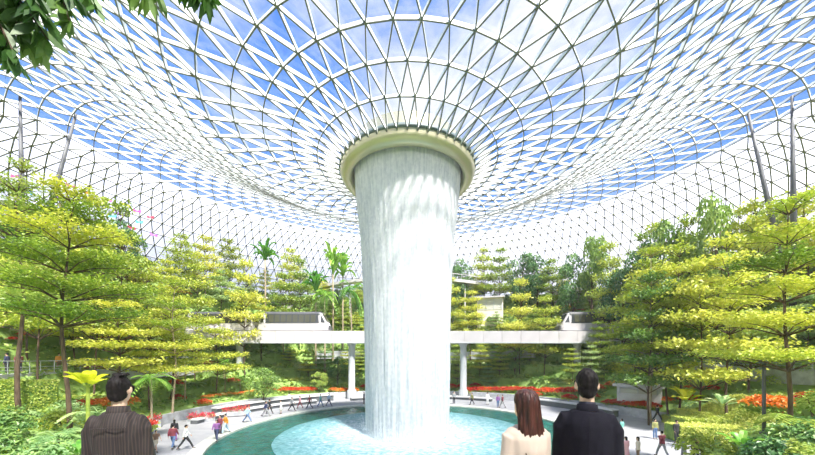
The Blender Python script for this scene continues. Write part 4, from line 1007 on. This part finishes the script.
def person(x, y, z, rz, H, pose, fem, top, bottom, legs, label, sleeve=1., hair='hairblack', group=None):
    o = empty('person', (x, y, z), rz, label=label, cat='person', group=group); s = H/1.75; o.scale = (s, s, s)
    for nm, me in variant(pose, fem, legs, sleeve):
        c = link(nm, me, o)
        mm = {'shirt': 'c_'+top, 'trousers': 'c_'+bottom, 'shorts': 'c_'+bottom, 'skirt': 'c_'+bottom, 'hair': hair}.get(nm)
        if mm: c.material_slots[0].link = 'OBJECT'; c.material_slots[0].material = M[mm]
    return o
def pp(px, py, *a, **k):
    x, y = plaza(px, py); person(x, y, 0, a[0], *a[1:], **k); placed.append((x, y, .3))
B = 'black'
pp(151, 444, 1.9, 1.62, 'stand', True, 'navy', 'navy', 'trousers', 'woman in dark blue standing at the striped-jacket man\'s shoulder')
pp(156, 452, 4.2, 1.5, 'walk', False, 'brown', 'beige', 'shorts', 'person in brown bending beside the striped-jacket man\'s sleeve', sleeve=.5)
pp(173, 449, .2, 1.75, 'stroll', False, 'maroon', 'jeans', 'trousers', 'man in maroon top and blue jeans next to the man in white shirt')
pp(174.5, 441, .3, 1.68, 'stand', True, 'black', 'purple', 'trousers', 'woman in black directly behind the maroon-top man')
pp(186, 450, 5.4, 1.78, 'walk', False, 'white', 'black', 'trousers', 'man in white shirt and dark trousers walking on the left plaza')
pp(216.5, 441, 3.4, 1.65, 'stroll', True, 'purple', 'navy', 'trousers', 'woman in purple beside the pool, left of the orange-shirted person')
pp(220, 435, 2.9, 1.68, 'stand', True, 'maroon', 'black', 'trousers', 'taller woman in dark red behind the purple-clad woman')
pp(225.5, 434, 2.4, 1.72, 'stroll', False, 'orange', 'lightblue', 'trousers', 'person in orange shirt and light blue trousers at the left pool edge')
pp(247.5, 423, 4.9, 1.7, 'walk', False, 'lightblue', 'jeans', 'trousers', 'person in pale blue striding along the bench left of the pool')
pp(266, 417, 5.0, 1.75, 'walk', False, 'navy', 'grey', 'trousers', 'man in navy walking at the front of the dark-clad pair left of the pool')
pp(269.5, 414, 5.0, 1.7, 'stroll', True, 'black', 'black', 'trousers', 'woman in black at the back of the dark-clad pair left of the pool')
pp(281, 414, 1.8, 1.65, 'stand', True, 'white', 'white', 'skirt', 'woman in a long white dress at the pool edge')
pp(292, 411.5, 4.8, 1.75, 'walk', False, 'grey', 'black', 'trousers', 'walker in grey and black just right of the woman in white dress')
pp(300, 408.5, 1.6, 1.6, 'stroll', True, 'pink', 'maroon', 'trousers', 'woman in pink strolling at the far left pool edge')
pp(309.5, 409, 1.5, 1.72, 'walk', False, 'maroon', 'black', 'trousers', 'walker in maroon and black midway along the far pool edge')
pp(320.5, 407, 4.6, 1.7, 'stroll', False, 'teal', 'jeans', 'trousers', 'walker in teal near the far pool edge left of the bridge column')
pp(329, 406.5, 4.6, 1.75, 'walk', False, 'lightblue', 'navy', 'trousers', 'walker in light blue and navy nearest left of the bridge column')
pp(364, 403.8, 2.0, 1.7, 'stand', False, 'navy', 'black', 'trousers', 'person in navy just left of the waterfall at the far pool edge')
pp(289, 404, 1.2, 1.6, 'stand', True, 'beige', 'brown', 'trousers', 'person in beige behind the far left bench')
pp(293, 396.3, 3.0, 1.72, 'stand', False, 'black', 'jeans', 'trousers', 'person in black under the bridge by the red flowers, left one')
pp(307, 396.3, 3.6, 1.74, 'stroll', False, 'navy', 'grey', 'trousers', 'man in navy under the bridge, centre of a close trio')
pp(311, 396.6, 2.6, 1.65, 'stand', True, 'maroon', 'black', 'trousers', 'woman in maroon under the bridge, right of the trio')
pp(304.5, 397, 1.0, 1.6, 'stand', True, 'white', 'navy', 'trousers', 'woman in white under the bridge, left of the trio')
pp(454, 404.2, 3.0, 1.75, 'stand', False, 'grey', 'black', 'trousers', 'person in grey just right of the waterfall by the bridge column')
pp(472, 405, 1.7, 1.68, 'stroll', False, 'olive', 'black', 'trousers', 'person in olive just right of the right bridge column')
pp(487.5, 404.8, 3.3, 1.7, 'stand', True, 'white', 'white', 'trousers', 'person all in white at the far right pool edge')
pp(498, 407.5, 3.2, 1.68, 'stand', True, 'purple', 'jeans', 'trousers', 'woman in purple of the close pair at the far right pool edge')
pp(502.5, 408, 1.0, 1.72, 'stroll', False, 'maroon', 'grey', 'trousers', 'man in maroon of the close pair at the far right pool edge')
pp(545, 398, 2.4, 1.75, 'stand', False, 'blue', 'navy', 'trousers', 'person in bright blue by the red flowers between the couple\'s heads')
pp(622, 437, .4, 1.5, 'stand', True, 'teal', 'white', 'trousers', 'person in pale teal and white on the right plaza next to the dark-jacket man')
pp(655, 439, 3.1, 1.6, 'stand', False, 'olive', 'jeans', 'trousers', 'person in olive by the grey stone bench end')
pp(676.5, 443, 3.3, 1.75, 'stand', False, 'black', 'black', 'trousers', 'man all in black standing in front of the hedge bank')
def pn(px, py, d, zf, *a, **k):
    """figures close under the frame's lower edge"""
    x, y = wx(px, d), d-D; person(x, y, zf, *a, **k)
pn(626, 452, 19.5, 0, .3, 1.62, 'stand', True, 'pink', 'pink', 'skirt', 'woman in pink at the bottom of the frame right of the dark-jacket man')
pn(638, 452, 19.2, 0, .9, 1.68, 'stand', True, 'beige', 'brown', 'trousers', 'dark-haired woman in beige beside the woman in pink at the bottom')
pn(662, 450, 20.4, 0, .1, 1.74, 'stroll', False, 'maroon', 'grey', 'trousers', 'man in dark maroon seen from behind at the bottom, below the black-clad man')
pn(684, 455, 19.4, 0, 1.2, 1.66, 'phone', True, 'grey', 'grey', 'trousers', 'leftmost of the four close people at the bottom right, in grey')
pn(696, 455, 19.6, 0, 5.2, 1.6, 'stand', False, 'brown', 'black', 'trousers', 'second of the four close people at the bottom right, in brown')
pn(704, 455, 19.1, 0, 2.2, 1.66, 'stand', False, 'orange', 'black', 'trousers', 'third of the four close people at the bottom right, in orange')
pn(716, 455, 19.5, 0, 3.2, 1.62, 'stand', True, 'beige', 'maroon', 'trousers', 'rightmost of the four close people at the bottom right, in beige')
def pt(secs, px, *a, **k):
    q = pathpt(secs, px); person(q[0], q[1], q[2], *a, **k)
pt(P5, 4, 2.0, 1.72, 'stand', False, 'navy', 'black', 'trousers', 'dark-clad person at the left edge on the terrace path')
pt(P5, 18, 1.0, 1.72, 'stroll', True, 'maroon', 'black', 'trousers', 'person in maroon second from the left on the terrace path')
pt(P5, 60, 4.4, 1.74, 'stand', False, 'orange', 'brown', 'trousers', 'person in orange-brown on the terrace path beside the tree trunk')
pt(P12, 33, 1.6, 1.7, 'stand', False, 'black', 'navy', 'trousers', 'dark-clad person on the upper left path')
pt(P12, 45, 4.8, 1.7, 'walk', False, 'red', 'black', 'trousers', 'person in red on the upper left path')
for px, rz, pz, tp, bt, lb in ((731, 1.2, 'walk', 'navy', 'navy', 'leftmost of the people on the right terrace, in navy'), (738, 4.8, 'stroll', 'black', 'jeans', 'second person on the right terrace, in black and blue jeans'), (743.5, 3.0, 'stand', 'maroon', 'black', 'middle person on the right terrace, in maroon'), (755, 2.0, 'stroll', 'black', 'maroon', 'rightmost person on the right terrace, in black and maroon')):
    pt(PR, px, rz, 1.72, pz, False, tp, bt, 'trousers', lb)
xq, yq = gp(657.5, 31.5); person(xq, yq, terr(xq, yq), 4.7, 1.7, 'walk', False, 'black', 'black', 'trousers', 'dark-clad walker on the bank beside the yellow broad-leaved plant')
# ---------------- the three onlookers
def fold(me, amp, fz=6., fx=26., seed=0., zlo=0, zhi=9):
    """cloth folds pressed into a garment's surface"""
    me.update(); nn = [v.normal.copy() for v in me.vertices]
    for v, n_ in zip(me.vertices, nn):
        c = v.co; k = ssm(zlo, zlo+.1, c.z)
        a = noise.noise(Vector((c.x*fx, c.y*fx*.6, c.z*fz+seed)))+.5*noise.noise(Vector((c.x*fx*2.1, c.y*fx, c.z*fz*2.4+seed)))
        v.co += n_*a*amp*(.35+.65*k)
    me.update()
def jacket(J, g, hem, shoulder=0.):
    b = MB()
    T = [(hem, .168, .122), (.92, .172, .124), (1.0, .165, .118), (1.1, .160, .112), (1.2, .172, .120), (1.30, .178, .128), (1.38, .174, .118), (1.415, .155, .104), (1.445, .122, .088), (1.472, .095, .070)]
    b.loft([ell((0, -.005, z), a+g, c+g, 24) for z, a, c in T])
    for s, sg in (('l', -1), ('r', 1)):
        e = J['el'+s]; w = e.lerp(J['wr'+s], .97)
        b.tube([J['sh'+s]+V(-.09*sg, 0, .012), J['sh'+s]+V(-.01*sg, 0, -.006+shoulder), J['sh'+s]+V(.016*sg, 0, -.06), J['sh'+s].lerp(e, .5), e, e.lerp(w, .5), w], [.048, .057+g*.4, .064+g*.4, .060+g*.4, .054+g*.4, .048+g*.4, .042+g*.3], 16)
    return b
def onlooker(px, d, H, yaw, label, fem, kind, sx=1.):
    x, y = wx(px, d), d-D; o = empty('person', (x, y, 4.7), yaw, label=label, cat='person'); s = H/1.75; o.scale = (s*sx, s, s)
    J = joints(dict(arml=(V(-.085, .02, -.28), V(.0, .08, -.25)), armr=(V(.085, .02, -.28), V(.0, .08, -.25))))
    for q, sg in (('l', -1), ('r', 1)):      # arms hanging close to the body
        J['sh'+q] = V(.163*sg, -.005, 1.40); J['el'+q] = J['sh'+q]+V(.035*sg, .02, -.28); J['wr'+q] = J['el'+q]+V(0, .08, -.235)
    if fem:
        for q in ('shl', 'shr', 'ell', 'elr', 'wrl', 'wrr'): J[q].x *= .84
    else: J['head'].z += .018
    b = MB(); torso(b, -.018, fem, wide=.86); b.tube([V(0, -.01, 1.42), V(0, 0, 1.5), V(0, .01, 1.58)], [.06, .054 if not fem else .045, .052 if not fem else .044], 16); head_shape(b, J['head'], True); limb_body(b, J, True)
    bm = remesh(b, .0095, M['skin'], 'body', 2); bo = link('body', bm, o)
    for sg in (-1, 1):
        c = MB(); blob(c, J['head']+V(.031*sg, .060, .008), .0125, .010, .0095, 10); e = link('eye', c.mesh('eye', M['eye'], True), o)
        c = MB(); blob(c, J['head']+V(.031*sg, .0685, .008), .0052, .0035, .0052, 8); link('iris', c.mesh('iris', M['darkgrey'], True), e)
    H_ = J['head']
    c = MB()
    if not fem:
        blob(c, H_+V(0, -.024, .028), .079, .094, .093, 18); blob(c, H_+V(0, -.046, -.030), .070, .058, .068, 16)
        for sg in (-1, 1): c.tube([H_+V(.08*sg, .02, .03), H_+V(.079*sg, .022, -.01), H_+V(.076*sg, .02, -.03)], [.014, .01, .005], 8)
        if kind == 'striped':
            for k in range(30):
                a = R.uniform(0, 2*PI); q = R.uniform(0, .07); p = H_+V(q*math.cos(a), -.03+q*math.sin(a), .115); c.tube([p, p+V(R.uniform(-.02, .02), R.uniform(-.02, .02), .022)], [.012, .004], 5)
        hm = remesh(c, .007, M['hairblack'], 'hair', 1); fold(hm, .007, 16, 75, 1)
    else:
        # long straight hair to the middle of the back
        secs = []
        for z, rx, ry, yo in ((.122, .03, .035, -.02), (.112, .058, .064, -.022), (.085, .079, .085, -.024), (.04, .088, .097, -.028), (-.01, .090, .098, -.033), (-.06, .092, .088, -.045), (-.12, .099, .072, -.062), (-.19, .106, .060, -.080), (-.26, .108, .052, -.094), (-.33, .103, .044, -.102), (-.385, .088, .032, -.105), (-.40, .06, .018, -.104)):
            ring_ = []
            for j in range(72):
                a = 2*PI*j/72; w = 1+.035*math.sin(a*17+z*5)+.025*math.sin(a*29+z*9)+.05*noise.noise(Vector((math.cos(a)*3, math.sin(a)*3, z*6)))
                yy = math.sin(a)*ry*w
                if z < .03 and yy > 0: yy *= .35 if z < -.02 else .7
                zz = z+(.02*noise.noise(Vector((math.cos(a)*5, 0, 4))) if z < -.3 else 0)
                ring_.append(H_+V(math.cos(a)*rx*w, yy+yo, zz))
            secs.append(ring_)
        c.loft(secs); hm = c.mesh('hair', M['hairbrown'], True)
        for (x0, x1, y1, L) in ((.085, .100, .02, .20), (.05, .085, -.12, .36), (-.05, -.09, -.12, .33)):
            s_ = MB(); s_.tube([H_+V(x0, .0, -.03), H_+V((x0+x1)/2, y1*.6, -.03-L*.5), H_+V(x1, y1-.03, -.03-L)], [.018, .016, .003], 8); hs = link('hair_lock', s_.mesh('hair_lock', M['hairbrown'], True), o)
    link('hair', hm, o)
    # clothes
    J2 = J
    tb_ = remesh(trousers_mb(J, .016), .014, M['c_black'] if kind != 'striped' else M['c_jeans'], 'trousers', 2); fold(tb_, .006, 5, 14); link('trousers', tb_, o)
    link('shoes', remesh(shoes_mb(J), .012, M['c_black'], 'shoes', 1), o)
    if kind == 'suit':
        b = jacket(J, .018, .84, .006); jm = remesh(b, .010, M['suit'], 'jacket', 3); fold(jm, .008, 5, 11, 2); jo = link('jacket', jm, o)
        c = MB(); secs = []
        for z, r, q in ((1.465, .088, .078), (1.48, .080, .074), (1.515, .071, .068), (1.51, .066, .062), (1.48, .072, .066)): secs.append([Vector((r*math.cos(2*PI*j/32), q*math.sin(2*PI*j/32)-.004, z-.012*math.sin(2*PI*j/32))) for j in range(32)])
        c.loft(secs, caps=False); link('collar', c.mesh('collar', M['suit'], True), jo)
        c = MB(); secs = []
        for z, r in ((1.49, .064), (1.53, .060), (1.528, .056), (1.49, .058)): secs.append([Vector((r*math.cos(2*PI*j/32), r*.98*math.sin(2*PI*j/32), z-.01*math.sin(2*PI*j/32))) for j in range(32)])
        c.loft(secs, caps=False); link('shirt_collar', c.mesh('shirt_collar', M['navyshirt'], True), jo)
        c = MB(); c.tube([V(0, -.146-.012, 1.45), V(.001, -.158, 1.25), V(0, -.146, 1.02), V(0, -.158, .86)], [.0022]*4, 4); link('back_seam', c.mesh('back_seam', M['suit']), jo)
    elif kind == 'striped':
        b = jacket(J, .012, .84, .004); jm = remesh(b, .010, M['stripe'], 'jacket', 3); fold(jm, .020, 2.5, 17, 6); jo = link('jacket', jm, o)
        c = MB(); secs = []
        for z, r, q in ((1.455, .098, .086), (1.48, .084, .078), (1.52, .075, .070), (1.515, .070, .064), (1.47, .078, .07)): secs.append([Vector((r*math.cos(2*PI*j/32), q*math.sin(2*PI*j/32)-.004, z-.012*math.sin(2*PI*j/32))) for j in range(32)])
        c.loft(secs, caps=False); link('collar', c.mesh('collar', M['stripe'], True), jo)
        c = MB(); pts = [V(xx, -.128-.02*math.cos(xx*9)-.012, 1.375-.02*abs(xx)) for xx in np.linspace(-.12, .12, 12)]; c.tube(pts, .004, 5); link('yoke_seam', c.mesh('yoke_seam', M['stripe']), jo)
    else:
        b = shirt_mb(J, True, .022, 1., .86, .97)
        jm = remesh(b, .010, M['cream_cloth'], 'blouse', 3); fold(jm, .009, 4, 14, 3); link('blouse', jm, o)
    return o
M['eye'] = mat('eye_white', (.8, .8, .78), .2)
M['suit'] = mat('dark_suit_cloth', (.010, .009, .015), .85, spec=.15, nscale=160, namt=.25); M['navyshirt'] = mat('navy_shirt', (.012, .012, .025), .8); M['cream_cloth'] = mat('cream_cloth', (.52, .41, .34), .85)
m, nt, out = newmat('brown_striped_cloth'); N = nt.nodes.new
p = N('ShaderNodeBsdfPrincipled'); p.inputs['Roughness'].default_value = .8; tc = N('ShaderNodeTexCoord'); wv = N('ShaderNodeTexWave'); wv.bands_direction = 'X'; wv.inputs['Scale'].default_value = 17; wv.inputs['Distortion'].default_value = .8; wv.inputs['Detail'].default_value = 2
nt.links.new(tc.outputs['Object'], wv.inputs['Vector']); r = N('ShaderNodeValToRGB'); e = r.color_ramp.elements; e[0].position = .5; e[0].color = (.011, .007, .007, 1); e[1].position = 1; e[1].color = (.042, .025, .020, 1)
nt.links.new(wv.outputs['Fac'], r.inputs[0]); nt.links.new(r.outputs[0], p.inputs['Base Color']); nt.links.new(p.outputs[0], out.inputs[0]); M['stripe'] = m
onlooker(119, 2.5, 1.73, .32, 'man in brown striped jacket seen from behind, alone at the left', False, 'striped', .92)
onlooker(526, 2.27, 1.655, .28, 'woman with long chestnut hair and cream blouse seen from behind', True, 'blouse')
onlooker(587, 2.30, 1.79, -.44, 'dark-haired man in black suit jacket seen from behind, right of the woman', False, 'suit', .9)
# ------------------------------------------------------------------ labels of the plants: where each one stands
def zone(px):
    for lim, t_ in ((62, 'at far left edge'), (125, 'left of striped-jacket man'), (190, 'left of rear train car'), (258, 'behind rear train car'), (300, 'above front train car'), (368, 'between train and waterfall'),
                    (410, 'left behind the waterfall'), (450, 'right behind the waterfall'), (500, 'just right of the waterfall'), (545, 'above the brown-haired woman'), (600, 'above black-suited man'), (660, 'right of black-suited man'), (720, 'above the clipped hedge bank'), (770, 'above the lamp post')):
        if px < lim: return t_
    return 'at far right edge'
groups = {}
for o, sp, px, y, z, has in PLANTS:
    if has: continue
    row = 'plaza-level bed' if z < 1.6 else 'lowest slope' if z < 4.2 else 'lower slope' if z < 8 else 'middle slope' if z < 12.5 else 'upper slope' if z < 17.5 else 'top ridge'
    groups.setdefault((WORDS[sp][0], row, zone(px)), []).append((px, y, o))
ORD2 = ['first', 'second', 'third', 'fourth', 'fifth', 'sixth', 'seventh', 'eighth', 'ninth', 'tenth', 'eleventh', 'twelfth']
for (w_, row, zn), L in groups.items():
    L.sort(key=lambda q: q[0])
    for i, (_, _, o) in enumerate(L):
        o['label'] = f'{w_} on {row} {zn}'+(f', {ORD2[min(i, 11)]} from left' if len(L) > 1 else '')
        if 'group' not in o: o['group'] = {'tree': 'trees', 'shrub': 'shrubs', 'fern': 'ferns', 'flowers': 'flower clumps', 'plant': 'broad-leaved plants', 'palm tree': 'palms'}[o['category']]+' planted on the slopes'
for o in C.objects:
    l_ = o.get('label')
    if l_ and len(l_.replace('-', ' ').split()) > 16: o['label'] = l_.replace(' from left', '')
# ------------------------------------------------------------------ sky, sun
w = bpy.data.worlds.new('sky'); bpy.context.scene.world = w; w.use_nodes = True; nt = w.node_tree; nt.nodes.clear(); N = nt.nodes.new
out = N('ShaderNodeOutputWorld'); bg = N('ShaderNodeBackground'); nt.links.new(bg.outputs[0], out.inputs[0])
tc = N('ShaderNodeTexCoord'); sx = N('ShaderNodeSeparateXYZ'); nt.links.new(tc.outputs['Generated'], sx.inputs[0])
r = N('ShaderNodeValToRGB'); e = r.color_ramp.elements
e[0].position = .0; e[0].color = (1.05, 1.03, 1.08, 1); e[1].position = .85; e[1].color = (.09, .27, .85, 1)
q = e.new(.27); q.color = (.80, .88, 1.0, 1); q = e.new(.42); q.color = (.17, .38, .95, 1)
nt.links.new(sx.outputs['Z'], r.inputs[0])
mp = N('ShaderNodeMapping'); mp.inputs['Scale'].default_value = (1.1, 1.1, 2.2); mp.inputs['Location'].default_value = (.9, .2, .3); nt.links.new(tc.outputs['Generated'], mp.inputs[0])
n1 = N('ShaderNodeTexNoise'); n1.inputs['Scale'].default_value = 1.6; n1.inputs['Detail'].default_value = 9; n1.inputs['Roughness'].default_value = .6
nt.links.new(mp.outputs[0], n1.inputs['Vector'])
r2 = N('ShaderNodeValToRGB'); e = r2.color_ramp.elements; e[0].position = .48; e[0].color = (0, 0, 0, 1); e[1].position = .66; e[1].color = (1, 1, 1, 1)
dt = N('ShaderNodeVectorMath'); dt.operation = 'DOT_PRODUCT'; dt.inputs[1].default_value = (.02, .60, .80); nt.links.new(tc.outputs['Generated'], dt.inputs[0])
mr = N('ShaderNodeMapRange'); mr.inputs[1].default_value = .80; mr.inputs[2].default_value = 1.0; mr.inputs[3].default_value = -.03; mr.inputs[4].default_value = .14; nt.links.new(dt.outputs['Value'], mr.inputs[0])
ad = N('ShaderNodeMath'); ad.operation = 'ADD'; nt.links.new(n1.outputs['Fac'], ad.inputs[0]); nt.links.new(mr.outputs[0], ad.inputs[1]); nt.links.new(ad.outputs[0], r2.inputs[0])
mx = N('ShaderNodeMixRGB'); mx.inputs[2].default_value = (1.0, 1.0, 1.03, 1); nt.links.new(r2.outputs[0], mx.inputs[0]); nt.links.new(r.outputs[0], mx.inputs[1])
nt.links.new(mx.outputs[0], bg.inputs[0]); bg.inputs[1].default_value = 1.0
sun = bpy.data.lights.new('sun', 'SUN'); sun.energy = 13; sun.angle = math.radians(5); sun.color = (1, .96, .88)
so = bpy.data.objects.new('sun', sun); C.objects.link(so)
so.rotation_euler = Vector((.28, -.46, .84)).to_track_quat('Z', 'Y').to_euler()
sc = bpy.context.scene
sc.view_settings.view_transform = 'Standard'; sc.view_settings.look = 'None'; sc.view_settings.gamma = 1; sc.view_settings.use_curve_mapping = False
sc.view_settings.exposure = 0.2
sc.cycles.max_bounces = 8; sc.cycles.transparent_max_bounces = 12; sc.cycles.diffuse_bounces = 4; sc.cycles.caustics_reflective = False; sc.cycles.caustics_refractive = False
sc.cycles.sample_clamp_indirect = 6; sc.cycles.volume_bounces = 1
